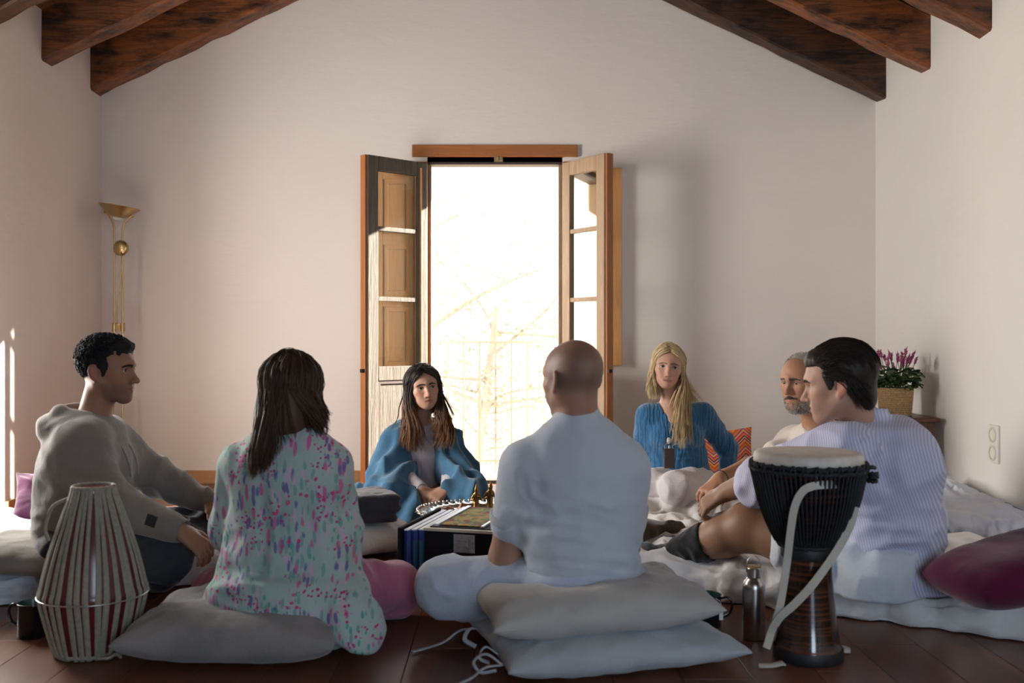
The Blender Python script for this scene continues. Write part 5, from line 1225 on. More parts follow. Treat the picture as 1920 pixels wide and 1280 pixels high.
# ------------------------------------------------------------------ woman in the floral tunic (back view)
def floral_mat():
    t = NT('mint_floral_print'); base = (.40, .52, .47)
    tc = t.coord((1, .35, 1)); dis = t.n('ShaderNodeTexNoise', Scale=9., Detail=2.); t.L(tc, dis.inputs['Vector'])
    va = t.n('ShaderNodeVectorMath', _operation='MULTIPLY_ADD'); t.L(dis.outputs['Color'], va.inputs[0]); va.inputs[1].default_value = (.03, .03, .03); t.L(tc, va.inputs[2])
    def vor(scale, stretch=(1, 1, 1), rot=0., rnd=1.):
        m = t.n('ShaderNodeMapping'); m.inputs['Scale'].default_value = stretch; m.inputs['Rotation'].default_value = (0, rot, 0); t.L(va.outputs[0], m.inputs['Vector'])
        v = t.n('ShaderNodeTexVoronoi', Scale=scale, Randomness=rnd); t.L(m.outputs[0], v.inputs['Vector']); return v
    thr = lambda v, a: t.ramp(v.outputs['Distance'], [(a*.8, (1, 1, 1)), (a, (0, 0, 0))])
    def gate(scale, lo, seed):
        m = t.n('ShaderNodeMapping'); m.inputs['Location'].default_value = (seed, seed*.7, seed*1.3); t.L(va.outputs[0], m.inputs['Vector']); return t.ramp(t.noise(m.outputs[0], scale, 1), [(lo, (0, 0, 0)), (lo+.03, (1, 1, 1))])
    mul = lambda a, b: t.mix(1., a, b, 'MULTIPLY')
    c = t.ramp(t.noise(tc, 5, 2), [(.35, (.31, .43, .395)), (.65, (.39, .50, .46))])
    lay = [(vor(57, (1, 1, .26), .8), .36, (.52, .40, .52), gate(9, .42, 1.)), (vor(59, (1, 1, .26), -.8), .34, (.20, .36, .34), gate(8, .42, 4.)), (vor(52, (1, 1, .24), 1.0), .33, (.50, .16, .30), gate(9, .44, 7.)),
           (vor(59, (1, 1, .28), -.6), .33, (.16, .15, .34), gate(10, .47, 3.)), (vor(59, (1, 1, .45), .2), .27, (.10, .36, .32), gate(7, .48, 9.)), (vor(75), .34, (.45, .05, .19), gate(11, .56, 12.)), (vor(49), .30, (.55, .05, .20), gate(9, .57, 15.)), (vor(49), .10, (.70, .30, .12), gate(9, .57, 15.))]
    for v, a, col, g in lay: c = t.mix(mul(thr(v, a), g), c, col)
    t.set(Base__Color=c, Roughness=.75, Specular__IOR__Level=.25); t.bump(t.noise(t.coord(), 30, 3, .6), .3, .005); return t.m
def person_floral():
    Y = 2.92; fw = V(.12, 1, 0); H = Head(at(548, 736, Y), (.15, 1, -.12), (0, -.02, 1), .97, True)
    J = jd(neck=at(546, 812, 2.90), chest=at(541, 890, 2.90), waist=at(542, 1000, 2.93), pel=at(542, 1085, 2.93), shL=at(452, 872, 2.93), shR=at(618, 872, 2.93), elL=at(436, 985, 3.00), elR=at(634, 990, 3.0), wrL=at(490, 1050, 3.25), wrR=at(600, 1050, 3.25),
           hipL=at(490, 1100, 2.96), hipR=at(600, 1100, 2.96), knL=at(408, 1118, 3.24), knR=at(738, 1106, 3.20), anL=at(600, 1130, 3.38), anR=at(520, 1140, 3.26), toL=at(680, 1135, 3.42), toR=at(440, 1140, 3.3))
    root = tops('person', 'woman with long brown hair in mint floral tunic, seen from behind', J['pel']*V(1, 1, 0)+V(0, 0, .12))
    F = skeleton(J, H, hf=.004, hands=[]); core(F, J, fw, .92); H.add(F, J['neck'])
    for q, th in (('L', 1), ('R', -1)): hand(F, J['wr'+q], (.3*th, 1, -.3), (0, .2, 1), (th, .3, 0), .5, .9)
    F.build('body', M_SKIN, root, col=lambda p: H.tint(p, (.45, .27, .19)))
    # tunic
    keys = ('neck', 'chest', 'pel', 'shL', 'shR', 'elL', 'elR', 'wrL', 'wrR'); lo = np.min([J[k] for k in keys], 0)-V(.22, .25, .16); hi = np.max([J[k] for k in keys], 0)+V(.26, .12, .12); F = Field(lo, hi, .007); fl = (fw, 1.5)
    F.cone(J['chest'], J['waist'], .162, .150, .06, fl); F.cone(J['waist'], J['pel'], .150, .205, .06, (fw, 1.3)); F.cone(J['pel'], J['pel']+V(0, -.01, -.03), .205, .232, .04, (fw, 1.25)); F.cone(J['chest'], J['neck']-V(0, 0, .045), .140, .066, .05, fl)
    for q in 'LR': F.cone(J['neck']-V(0, 0, .05), J['sh'+q], .050, .052, .045); F.cone(J['sh'+q], J['el'+q], .058, .058, .035); F.cone(J['el'+q], J['wr'+q], .060, .055, .03)
    # skirt of the tunic spread on the cushion and the tail hanging over its right side
    F.cone(at(450, 1122, 2.86), at(385, 1130, 2.98), .050, .030, .05, ((0, 0, 1), 1.5))
    for a, b, r0, r1 in ((at(630, 1105, 2.86), at(668, 1160, 2.78), .075, .058), (at(668, 1160, 2.78), at(690, 1205, 2.74), .058, .036)): F.cone(a, b, r0, r1, .05, (unit(V(.5, -.75, .55)), 1.9))
    F.plane(V(0, 0, .012), (0, 0, -1)); F.ell(J['neck']+V(0, .01, .035), (.062, .062, .05), None, .006, 'sub')
    F.wrinkle(0.0136, (22, 8, 5), seed=1.9, c=J['waist']+V(0, -.05, 0), rad=.24); F.wrinkle(0.0170, (20, 9, 6), seed=4.2, c=J['elR'], rad=.16); F.wrinkle(0.0153, (20, 9, 6), seed=6.6, c=J['elL'], rad=.16); F.wrinkle(0.0204, (18, 14, 9), seed=7.7, c=at(660, 1150, 2.8), rad=.14); F.wrinkle(0.0136, (10, 12, 30), seed=8.7, c=J['pel']+V(0, -.1, -.02), rad=.2)
    F.build('floral_tunic', floral_mat(), root)
    M = m_fabric('dusty_pink_cotton', (.40, .135, .215), (.33, .105, .175), wr=.35)
    keys = ('pel', 'hipL', 'hipR', 'knL', 'knR', 'anL', 'anR'); F = Field(np.min([J[k] for k in keys], 0)-.12, np.max([J[k] for k in keys], 0)+.13, .0085)
    for q in 'LR': F.cone(J['pel'], J['hip'+q], .11, .092, .04); F.cone(J['hip'+q], J['kn'+q], .096, .082, .03); F.cone(J['kn'+q], J['an'+q], .078, .050, .03)
    F.wrinkle(0.0102, (9, 14, 14), seed=1.2); F.plane(V(0, 0, .008), (0, 0, -1)); F.build('trousers', M, root)
    # long brown hair down the back
    rs = np.random.RandomState(8); e0, e1 = H.ext(.05); F = Field(e0-V(.03, .03, .10), e1, .0045); H.ell(F, (0, -.016, .036), (.082, .103, .091), .01); H.ell(F, (0, -.045, -.05), (.076, .060, .105), .04); F.box(H.w(0, .10, -.06), np.array((.12, .07, .13)), H.R, .01, .006, 'sub'); F.displace(lambda p: .0025*vnoise(p*V(90, 90, 12)))
    P, Rr = [], []; k = 13
    for i in range(300):
        side = 1 if rs.rand() < .5 else -1; psi = rs.uniform(.55, PI); top = (rs.uniform(-.008, .008), rs.uniform(-.07, .05)); pts = over_head(H, psi, side, top, rx=.085+rs.rand()*.006, ry=.106+rs.rand()*.006)
        a = side*math.sin(psi)   # -1 person's left .. +1 person's right (= image left .. right)
        if a > .35: ends = at(600+rs.randn()*9, rs.uniform(770, 818), 2.86)
        else:
            L = rs.beta(2.2, 1.6); v_ = 800+L*100; u_ = (548+a*50)*(1-L)+L*(482+a*14)+rs.randn()*8*(1-.5*L); ends = at(u_, v_, 2.755+.03*(1-L))
        m1 = pts[-1]*.6+ends*.4+V(0, -.018, 0); m2 = pts[-1]*.25+ends*.75+V(.006*rs.randn(), -.012, 0)
        P.append(spline(pts+[m1, m2, ends], k)); Rr.append(np.interp(np.linspace(0, 1, k), [0, .3, .75, 1], [.0006, .0050, .0042, .0012]))
    v, f = strands(P, Rr, 5, .0035, .0016, rs); hair_join(F, v, f, 'hair', hair_mat('long_dark_brown_hair', (.018, .010, .007), (.095, .048, .026), .38, 160), root)
person_floral()

# ------------------------------------------------------------------ woman wrapped in a blue blanket (by the door)
def person_blanket():
    H = Head(at(794, 729, 4.97), (.30, -1, .03), (-.13, 0, 1), .985, True)
    J = jd(neck=at(791, 797, 5.03), chest=at(789, 845, 5.05), waist=at(788, 890, 5.08), pel=at(786, 925, 5.10), shR=at(738, 822, 5.04), shL=at(846, 822, 5.06), elR=at(742, 880, 4.96), elL=at(846, 884, 4.98), wrR=at(791, 918, 4.78), wrL=at(838, 918, 4.78),
           hipR=at(762, 930, 5.06), hipL=at(812, 930, 5.06), knR=at(728, 945, 4.76), knL=at(868, 946, 4.80), anR=at(800, 958, 4.78), anL=at(780, 962, 4.86), toR=at(850, 962, 4.80), toL=at(730, 966, 4.90))
    root = tops('person', 'dark-haired woman wrapped in a blue blanket, seated before the open door', J['pel']*V(1, 1, 0))
    hc = [J['wrR']+V(.05, -.03, -.02), J['wrL']+V(-.03, -.04, -.02)]
    F = skeleton(J, H, hf=.0029, hands=hc); core(F, J, (0, -1, 0), .88); H.add(F, J['neck'], .044, nose=1.08, lips=1.25, open_eye=.0062)
    hand(F, J['wrR'], (.85, -.35, -.42), (.1, -.6, .75), (.3, -.6, -.1), .65, .92); hand(F, J['wrL'], (-.70, -.55, -.42), (.1, -.6, .75), (-.3, -.4, .3), .65, .92)
    F.build('body', M_SKIN, root, col=lambda p: H.tint(p, (.46, .265, .185), (.40, .135, .115)))
    H.eyes(M_EYEB, root, (-.10, 1, .02)); H.brows(M_BROW, root, 1.5, .004); H.lashes(M_BROW, root, .0016)
    for q in (1, -1):
        c = H.w(q*.078, -.002, -.036); MB().lathe([(0, -.003), (.003, 0), (0, .003)], c, 8, cap=False).build('earring', M_SILV, root, smooth=True)
    # pale tunic
    M = m_fabric('pale_lilac_cotton', (.58, .53, .56), (.52, .47, .50), wr=.5); F = Field(J['pel']-V(.26, .42, .06), J['neck']+V(.26, .2, .05), .006)
    F.cone(J['chest'], J['waist'], .128, .120, .05, ((0, 1, 0), 1.35)); F.cone(J['waist'], J['pel'], .125, .15, .05, ((0, 1, 0), 1.3)); F.cone(J['chest'], J['neck']-V(0, 0, .02), .115, .054, .05, ((0, 1, 0), 1.3))
    for q in 'LR': F.cone(J['neck']-V(0, 0, .04), J['sh'+q], .05, .05, .04); F.cone(J['sh'+q], J['el'+q], .055, .048, .03); F.cone(J['el'+q], J['wr'+q]-unit(J['wr'+q]-J['el'+q])*.02, .046, .034, .025)
    F.cone(J['neck']-V(0, 0, .03), J['neck']+V(0, -.004, .012), .056, .051, .008); F.ell(J['neck']+V(0, -.012, .04), (.046, .05, .045), None, .004, 'sub'); F.box(J['neck']+V(.004, -.075, -.045), (.006, .03, .05), None, .004, .006, 'sub')
    F.wrinkle(0.0119, (26, 10, 9), seed=3.3, c=J['elR']+V(.05, 0, -.03), rad=.12); F.wrinkle(0.0102, (24, 10, 8), seed=5.3, c=J['waist'], rad=.14)
    tun = F.build('tunic', M, root)
    MB().tube(spline([J['neck']+V(.006, -.062, -.05), J['chest']+V(.012, -.118, -.0), J['waist']+V(.016, -.112, .0)], 12), .002, 5).build('placket', m_plain('lilac_seam', (.42, .38, .42), .8), tun)
    # blanket: heavy cloak open at the front
    MBk = NT('blue_wool_blanket'); nz = MBk.noise(MBk.coord(), 8, 3); fz = MBk.noise(MBk.coord(), 420, 2); c = MBk.ramp(nz, [(.3, (.030, .098, .180)), (.7, (.062, .165, .270))]); MBk.set(Base__Color=MBk.mix(.3, c, MBk.ramp(fz, [(.3, (.02, .06, .12)), (.7, (.10, .22, .34))])), Roughness=.95, Sheen__Weight=.35, Specular__IOR__Level=.1); MBk.bump(fz, .5, .0015, MBk.bump(nz, .4, .008)); MBk = MBk.m
    lo = V(-.83, 4.60, -.005); hi = V(.02, 5.36, .62); F = Field(lo, hi, .0080)
    bk = at(788, 834, 5.14); F.cone(bk+V(0, 0, -.01), bk+V(0, .02, -.40), .130, .22, .06, ((0, 1, 0), 1.35))
    F.cone(at(770, 806, 5.06), at(746, 826, 5.02), .046, .064, .05); F.cone(at(812, 806, 5.07), at(836, 828, 5.04), .045, .062, .05)
    F.cone(at(746, 826, 5.02), at(736, 885, 4.94), .066, .092, .06); F.cone(at(736, 885, 4.94), at(735, 940, 4.80), .094, .115, .06); F.cone(at(728, 940, 4.80), at(770, 960, 4.74), .105, .055, .05); F.cone(at(770, 960, 4.74), at(765, 982, 4.70), .060, .030, .05)
    F.cone(at(838, 828, 5.04), at(856, 882, 4.98), .060, .074, .06); F.cone(at(856, 880, 4.98), at(880, 925, 4.86), .074, .080, .06); F.cone(at(852, 880, 4.96), at(862, 935, 4.74), .050, .055, .05); F.cone(at(872, 930, 4.80), at(885, 960, 4.80), .09, .075, .05)
    F.cone(at(706, 925, 5.0), at(672, 922, 5.12), .060, .040, .06, ((0, 0, 1), 1.5)); F.cone(at(672, 922, 5.12), at(655, 918, 5.18), .045, .03, .05, ((0, 0, 1), 1.5))
    # opening
    F.cone(at(792, 792, 4.86), at(795, 850, 4.80), .046, .066, .02, op='sub'); F.cone(at(795, 850, 4.80), at(800, 900, 4.74), .072, .088, .02, op='sub'); F.cone(at(792, 900, 4.82), at(822, 928, 4.66), .072, .062, .02, op='sub'); F.cone(at(795, 850, 4.95), at(802, 905, 4.9), .070, .085, .02, op='sub'); F.cone(at(792, 795, 4.98), at(794, 850, 4.98), .050, .066, .02, op='sub')
    F.ell(at(791, 790, 5.02), (.062, .07, .06), None, .01, 'sub')
    def folds(p):
        a = np.arctan2(p[:, 1]-5.05, p[:, 0]+.40); return .012*np.sin(a*19+3.5*vnoise(p*4+2)+p[:, 2]*4)*np.clip((.62-p[:, 2])/.3, 0, 1)
    F.displace(folds, .05); F.wrinkle(0.0204, (12, 12, 5), seed=2.2); F.plane(V(0, 0, .004), (0, 0, -1)); F.build('blanket', MBk, root)
    # long wavy dark hair with lighter brown ends
    rs = np.random.RandomState(12); e0, e1 = H.ext(.05); F = Field(e0-V(.02, .02, .05), e1, .004); H.ell(F, (0, -.018, .036), (.083, .104, .092), .01); H.ell(F, (0, -.045, -.045), (.080, .060, .10), .04); F.box(H.w(0, .10, -.065), (.058, .075, .130), H.R, .03, .008, 'sub'); F.box(H.w(0, .135, -.04), (.12, .075, .10), H.R, .02, .006, 'sub'); F.ell(H.w(0, .075, -.025), (.060, .055, .088), H.R, .01, 'sub'); F.displace(lambda p: .003*vnoise(p*V(80, 80, 14)))
    P, Rr = [], []; k = 15
    for i in range(320):
        side = 1 if rs.rand() < .5 else -1; psi = rs.uniform(.42, 2.9); top = (rs.uniform(-.004, .004)+.004, rs.uniform(-.06, .072)); pts = over_head(H, psi, side, top, rx=.083+rs.rand()*.010, ry=.104+rs.rand()*.006)
        fr = max(0, math.cos(psi-.7)); L = rs.beta(3, 1.5)
        if side > 0: u_, v_ = 764+rs.randn()*11+L*16, 775+L*76   # her right: image left
        else: u_, v_ = 826+rs.randn()*10+L*16, 775+L*68
        e_ = at(u_, v_, 4.90+(.02 if psi < 1.5 else .03)+.012*rs.randn()-.05*L*.4); m1 = pts[-1]*.55+e_*.45+V((-side)*.012, -.012, 0); m2 = pts[-1]*.22+e_*.78
        q = spline(pts+[m1, m2, e_], k); t = np.linspace(0, 1, k); w_ = np.clip((t-.4)/.6, 0, 1)*.014; ph = rs.uniform(0, .7)+side
        q[:, 0] += w_*np.sin(t*17+ph); q[:, 1] += w_*.6*np.cos(t*17+ph); P.append(q); Rr.append(np.interp(t, [0, .3, .75, 1], [.0006, .0046, .0042, .0010]))
    for sd, u0 in ((1, 772), (-1, 822)):
        for q in framing(H, rs, 34, sd, lambda j: at(u0+rs.randn()*7, 800+rs.rand()*45, 4.90), k):
            t = np.linspace(0, 1, k); w_ = np.clip((t-.4)/.6, 0, 1)*.013; q[:, 0] += w_*np.sin(t*17+sd); P.append(q); Rr.append(np.interp(t, [0, .3, .75, 1], [.0006, .0040, .0040, .0010]))
    v, f = strands(P, Rr, 4, .0038, .0016, rs)
    mh = NT('wavy_brown_hair'); g = mh.n('ShaderNodeNewGeometry'); sp = mh.n('ShaderNodeSeparateXYZ'); mh.L(mh.coord(), sp.inputs[0]); n = mh.noise(mh.coord((1, 1, .12)), 120, 3)
    fz = mh.math('MULTIPLY_ADD', sp.outputs['Z'], -3.6, 2.58); fz = mh.math('ADD', fz, mh.math('MULTIPLY', n, .4)); fz = mh.math('ADD', fz, mh.math('MULTIPLY', g.outputs['Random Per Island'], .35))
    mh.set(Base__Color=mh.ramp(fz, [(.45, (.012, .008, .006)), (.85, (.050, .024, .012)), (1.0, (.17, .072, .027))]), Roughness=.4); hair_join(F, v, f, 'hair', mh.m, root)
    for i, c in enumerate([J['wrR']+V(.0, -.012, 0)]): MB().tube(ring_pts(c, J['wrR']-J['elR'], .033, 20), .003, 6, cap=False).build('bracelet', M_SILV, root, smooth=True)
person_blanket()

# ------------------------------------------------------------------ man in the white polo shirt (back view)
def person_polo():
    Y = 2.9; fw = V(-.05, 1, 0); H = Head(at(1074, 713, 2.9), (-.55, .83, -.05), (0, 0, 1), 1.0)
    J = jd(neck=at(1082, 800, 2.90), chest=at(1088, 885, 2.90), waist=at(1092, 1000, 2.91), pel=at(1092, 1090, 2.93), shL=at(982, 874, 2.90), shR=at(1168, 874, 2.90), elL=at(948, 1045, 2.97), elR=at(1172, 1020, 3.0), wrL=at(990, 965, 3.30), wrR=at(1120, 960, 3.30),
           hipL=at(1040, 1105, 2.97), hipR=at(1140, 1105, 2.97), knL=at(838, 1100, 3.00), knR=at(1155, 1085, 3.34), anL=at(960, 1130, 3.20), anR=at(1010, 1120, 3.22), toL=at(900, 1172, 2.98), toR=at(950, 1135, 3.2))
    J['anL'] = at(990, 1128, 3.16); J['toL'] = at(905, 1172, 3.02)
    root = tops('person', 'bald man in white polo shirt, seen from behind on two cushions', J['pel']*V(1, 1, 0)+V(0, 0, .15))
    F = skeleton(J, H, hf=.0038); core(F, J, fw, .98); H.add(F, J['neck'], .058)
    limb(F, J['shL'], J['elL'], .052, .043, .03, .006); limb(F, J['elL'], J['wrL'], .046, .029, .02, .007, .3); limb(F, J['elR'], J['wrR'], .046, .029, .02, .007, .3); F.ell(J['elL']+V(0, -.01, 0), (.040, .040, .044), None, .02)
    hand(F, J['wrL'], (.5, .8, .05), (0, 0, 1), (1, 0, 0), .4); hand(F, J['wrR'], (-.6, .8, .05), (0, 0, 1), (-1, 0, 0), .4)
    sm = lambda a, b, v: np.clip((v-a)/(b-a), 0, 1)
    F.build('body', M_SKIN, root, col=lambda p: H.tint(p, (.345, .190, .130), (.24, .10, .08), stub=.55, stubcol=(.16, .115, .088), scalp=lambda q: .60*sm(.125, .085, q[:, 2])*sm(-.05, -.02, q[:, 2]-.3*np.minimum(q[:, 1]+.06, 0))*sm(.055, .02, q[:, 1]), scalpcol=(.150, .100, .074)))
    H.brows(M_BROW, root, 1.2); H.eyes(M_EYEB, root); H.lashes(M_BROW, root)
    M = m_fabric('white_pique_cotton', (.50, .545, .61), (.475, .52, .58), weave=1100, wr=.28); fl = (fw, 1.5)
    lo = np.min([J[k] for k in ('pel', 'shL', 'shR', 'elL', 'elR', 'neck')], 0)-V(.14, .22, .06); hi = np.max([J[k] for k in ('pel', 'shL', 'shR', 'elL', 'elR', 'neck')], 0)+V(.14, .16, .07); F = Field(lo, hi, .0065)
    F.cone(J['chest'], J['waist'], .168, .154, .06, fl); F.cone(J['waist'], J['pel']+V(0, 0, .015), .154, .168, .05, (fw, 1.35)); F.cone(J['chest']+V(0, 0, .0), J['neck']-V(0, 0, .05), .165, .080, .06, fl)
    for q in 'LR': F.cone(J['neck']-V(0, 0, .06), J['sh'+q], .058, .060, .05); e_ = J['sh'+q]*.40+J['el'+q]*.60; F.cone(J['sh'+q], e_, .066, .064, .04); d = unit(e_-J['sh'+q]); F.cone(e_-d*.005, e_+d*.002, .065, .065, .006); F.ell(e_+d*.09, (.058, .058, .058), None, .006, 'sub')
    F.cone(J['neck']-V(0, .0, .05), J['neck']+V(0, -.004, .034), .080, .0645, .015); F.ell(J['neck']+V(0, .012, .078), (.066, .070, .046), None, .004, 'sub')
    pr = J['pel']; F.plane(pr+V(0, 0, -.012), (0, 0, -1), .01)
    F.wrinkle(0.0153, (6, 6, 26), rotx(.0), 3.4, J['waist']+V(.05, -.1, -.06), .15); F.wrinkle(0.0136, (16, 9, 12), None, 6.1, J['shL']+V(.03, -.05, -.08), .10); F.wrinkle(0.0136, (16, 9, 12), None, 9.1, J['shR']+V(-.03, -.05, -.08), .10); F.wrinkle(0.0102, (10, 6, 22), None, 2.1, J['waist']+V(-.08, -.05, .0), .13)
    F.wrinkle(.010, (5, 5, 30), rotx(.0)@roty(.35), 11.4, J['waist']+V(.10, -.12, .03), .11); F.wrinkle(.010, (5, 5, 28), roty(-.4), 13.4, J['waist']+V(-.10, -.12, -.02), .12); F.wrinkle(.008, (6, 6, 34), None, 15.4, J['pel']+V(0, -.12, .05), .16); F.wrinkle(.006, (9, 9, 6), None, 17.4, J['chest']+V(0, -.12, 0), .18)
    shirt = F.build('polo_shirt', M, root)
    MB().tube(np.array([J['neck']+V(.066*math.sin(a), -.066*math.cos(a)*1.02, -.012-.012*math.cos(a)) for a in np.linspace(-1.6, 1.6, 20)]), .0016, 5).build('collar_seam', m_plain('pale_seam', (.50, .53, .57), .9), shirt)
    Mb = m_fabric('pale_grey_rib', (.46, .485, .51), wr=.1)
    for q in 'LR':
        e_ = J['sh'+q]*.40+J['el'+q]*.60; d = unit(e_-J['sh'+q]); F = Field(e_-.10, e_+.10, .005); F.cone(e_-d*.020, e_+d*.004, .0725, .0705, 0); F.cone(e_-d*.09, e_+d*.09, .063, .062, 0, op='sub'); F.plane(e_+d*.006, d, .002); F.plane(e_-d*.022, -d, .002); F.build('sleeve_band', Mb, shirt)
    M2 = m_fabric('white_linen_trousers', (.49, .53, .62), (.44, .48, .57), wr=.4)
    keys = ('pel', 'hipL', 'hipR', 'knL', 'knR', 'anL', 'anR'); F = Field(np.min([J[k] for k in keys], 0)-V(.15, .2, .14), np.max([J[k] for k in keys], 0)+.15, .008)
    F.cone(J['pel']+V(0, -.01, -.005), J['pel']+V(0, .0, .03), .165, .155, .04, (fw, 1.3))
    for q in 'LR': F.cone(J['pel']+V(0, 0, -.02), J['hip'+q], .13, .112, .05); F.cone(J['hip'+q], J['kn'+q], .110, .088, .03); F.cone(J['kn'+q], J['an'+q], .086, .062, .03)
    F.wrinkle(0.0153, (10, 10, 16), None, 4.4, J['hipL'], .2); F.wrinkle(0.0068, (14, 14, 14), None, 6.4); F.plane(V(0, 0, .02), (0, 0, -1)); F.build('trousers', M2, root)
person_polo()

# ------------------------------------------------------------------ blonde woman in the blue sweater
def person_blonde():
    H = Head(at(1252, 690, 4.97), (-.12, -1, .0), (.11, 0, 1), .985, True)
    J = jd(neck=at(1260, 760, 5.02), chest=at(1264, 808, 5.03), waist=at(1272, 860, 5.04), pel=at(1276, 900, 5.06), shR=at(1216, 780, 5.03), shL=at(1317, 778, 5.03), elR=at(1206, 838, 5.10), elL=at(1362, 836, 5.10), wrR=at(1220, 896, 5.18), wrL=at(1364, 893, 5.16),
           hipR=at(1250, 910, 5.03), hipL=at(1305, 908, 5.03), knR=at(1224, 912, 4.82), knL=at(1268, 917, 4.70), anR=at(1225, 925, 5.06), anL=at(1345, 925, 4.92), toR=at(1225, 925, 5.24), toL=at(1390, 925, 4.98))
    root = tops('person', 'woman with long blonde hair in a blue knitted sweater with a phone pouch', J['pel']*V(1, 1, 0)+V(0, 0, .13))
    F = skeleton(J, H, hf=.0029); core(F, J, (0, -1, 0), .88); H.add(F, J['neck'], .045, lips=1.15, open_eye=.0056, nose=.98)
    hand(F, J['wrR'], (.1, .4, -.9), (-.9, .1, 0), (0, -1, 0), .3, .9); hand(F, J['wrL'], (.0, .4, -.9), (.9, 0, 0), (0, -1, 0), .3, .9)
    F.cone(J['neck']-V(0, .0, .02), J['chest']+V(-.01, -.045, .04), .052, .055, .04)
    F.build('body', M_SKIN, root, col=lambda p: H.tint(p, (.50, .285, .200), (.42, .17, .14)))
    H.eyes(M_EYEG, root, (-.12, 1, .0)); H.brows(M_BROWL, root, 1.0, .004); H.lashes(M_BROW, root, .0014)
    t = NT('blue_cable_knit'); w1 = t.n('ShaderNodeTexWave', Scale=13., Distortion=9.0, Detail=2., **{'Detail__Scale': 2.2}); t.L(t.coord((1.2, .5, .35)), w1.inputs['Vector']); nz = t.noise(t.coord(), 90, 3)
    t.set(Base__Color=t.ramp(t.math('ADD', t.math('MULTIPLY', w1.outputs['Fac'], .4), t.math('MULTIPLY', nz, .6)), [(.25, (.026, .105, .225)), (.7, (.040, .150, .295))]), Roughness=.92, Sheen__Weight=.4, Specular__IOR__Level=.1); t.bump(nz, .4, .002, t.bump(w1.outputs['Fac'], .6, .005)); M = t.m
    lo = np.min([J[k] for k in ('pel', 'shR', 'shL', 'elR', 'elL', 'wrR', 'wrL', 'neck')], 0)-V(.12, .20, .06); hi = np.max([J[k] for k in ('pel', 'shR', 'shL', 'elR', 'elL', 'wrR', 'wrL', 'neck')], 0)+V(.12, .15, .06); F = Field(lo, hi, .0058); fl = ((0, 1, 0), 1.35)
    F.cone(J['chest'], J['waist'], .134, .128, .05, fl); F.cone(J['waist'], J['pel']+V(0, 0, .025), .130, .150, .05, ((0, 1, 0), 1.25)); F.cone(J['chest'], J['neck']-V(0, 0, .05), .126, .070, .05, fl)
    for q in (-1, 1): F.ell(J['chest']+V(q*.058, -.070, -.015), (.060, .050, .058), None, .05)
    for q in 'LR': F.cone(J['neck']-V(0, 0, .05), J['sh'+q], .052, .056, .045); F.cone(J['sh'+q], J['el'+q], .060, .052, .035); F.cone(J['el'+q], J['wr'+q], .051, .042, .025)
    for a, b, r in ((J['neck']+V(0, -.05, .05), J['chest']+V(-.012, -.135, .045), .046),): F.cone(a, b, .066, .010, .006, op='sub')
    F.cone(J['neck']+V(0, -.02, .05), J['neck']+V(0, -.03, -.01), .064, .060, .006, op='sub'); F.cone(J['neck']+V(0, -.09, .0), J['chest']+V(-.012, -.16, .03), .062, .012, .008, op='sub')
    F.wrinkle(0.0119, (11, 8, 24), seed=2.5, c=J['elR'], rad=.13); F.wrinkle(0.0119, (11, 8, 24), seed=4.5, c=J['elL'], rad=.13); F.wrinkle(0.0136, (8, 8, 26), seed=7.5, c=J['waist'], rad=.15)
    F.build('sweater', M, root)
    M2 = m_fabric('white_trousers', (.66, .62, .62), (.60, .56, .57), wr=.5); keys = ('pel', 'hipL', 'hipR', 'knL', 'knR', 'anL', 'anR'); F = Field(np.min([J[k] for k in keys], 0)-.12, np.max([J[k] for k in keys], 0)+.12, .0065)
    for q in 'LR': F.cone(J['pel'], J['hip'+q], .12, .10, .04); F.cone(J['hip'+q], J['kn'+q], .098, .082, .03); F.cone(J['kn'+q], J['an'+q], .072, .05, .03)
    F.wrinkle(0.0070, (12, 12, 14), seed=4.4); F.plane(V(0, 0, .115), (0, 0, -1)); F.build('trousers', M2, root)
    # straight blonde hair, longer side falling in front
    rs = np.random.RandomState(15); e0, e1 = H.ext(.05); F = Field(e0-V(.02, .02, .05), e1, .004); H.ell(F, (0, -.018, .036), (.080, .102, .090), .01); H.ell(F, (0, -.045, -.045), (.074, .055, .09), .04); F.box(H.w(0, .10, -.065), (.058, .075, .130), H.R, .03, .008, 'sub'); F.box(H.w(0, .135, -.03), (.12, .075, .10), H.R, .02, .006, 'sub'); F.ell(H.w(0, .075, -.02), (.060, .055, .085), H.R, .01, 'sub'); F.displace(lambda p: .002*vnoise(p*V(90, 90, 14)))
    P, Rr = [], []; k = 13
    for i in range(340):
        side = 1 if rs.rand() < .40 else -1; psi = rs.uniform(.42, 2.9); top = (.018+rs.uniform(-.004, .004), rs.uniform(-.06, .074)); pts = over_head(H, psi, side, top, rx=.081+rs.rand()*.007, ry=.103+rs.rand()*.005)
        L = rs.beta(2.2, 1.2)
        if side > 0: e_ = at(1222+rs.randn()*6+8*(psi > 1.6), 715+L*32, 4.95+.05*(psi/2.9)) # her right: image left, short of the shoulder
        elif psi < 2.35: e_ = at(1277+rs.randn()*8+L*2, 745+L*96, 4.865+.012*rs.randn())
        else: e_ = at(1294+rs.randn()*7+L*6, 735+L*22, 5.04)
        m1 = pts[-1]*.6+e_*.4+V(-side*.008, -.012, .0); m2 = pts[-1]*.25+e_*.75+V(0, -.006, 0); t_ = np.linspace(0, 1, k)
        P.append(spline(pts+[m1, m2, e_], k)); Rr.append(np.interp(t_, [0, .3, .75, 1], [.0006, .0042, .0036, .0008]))
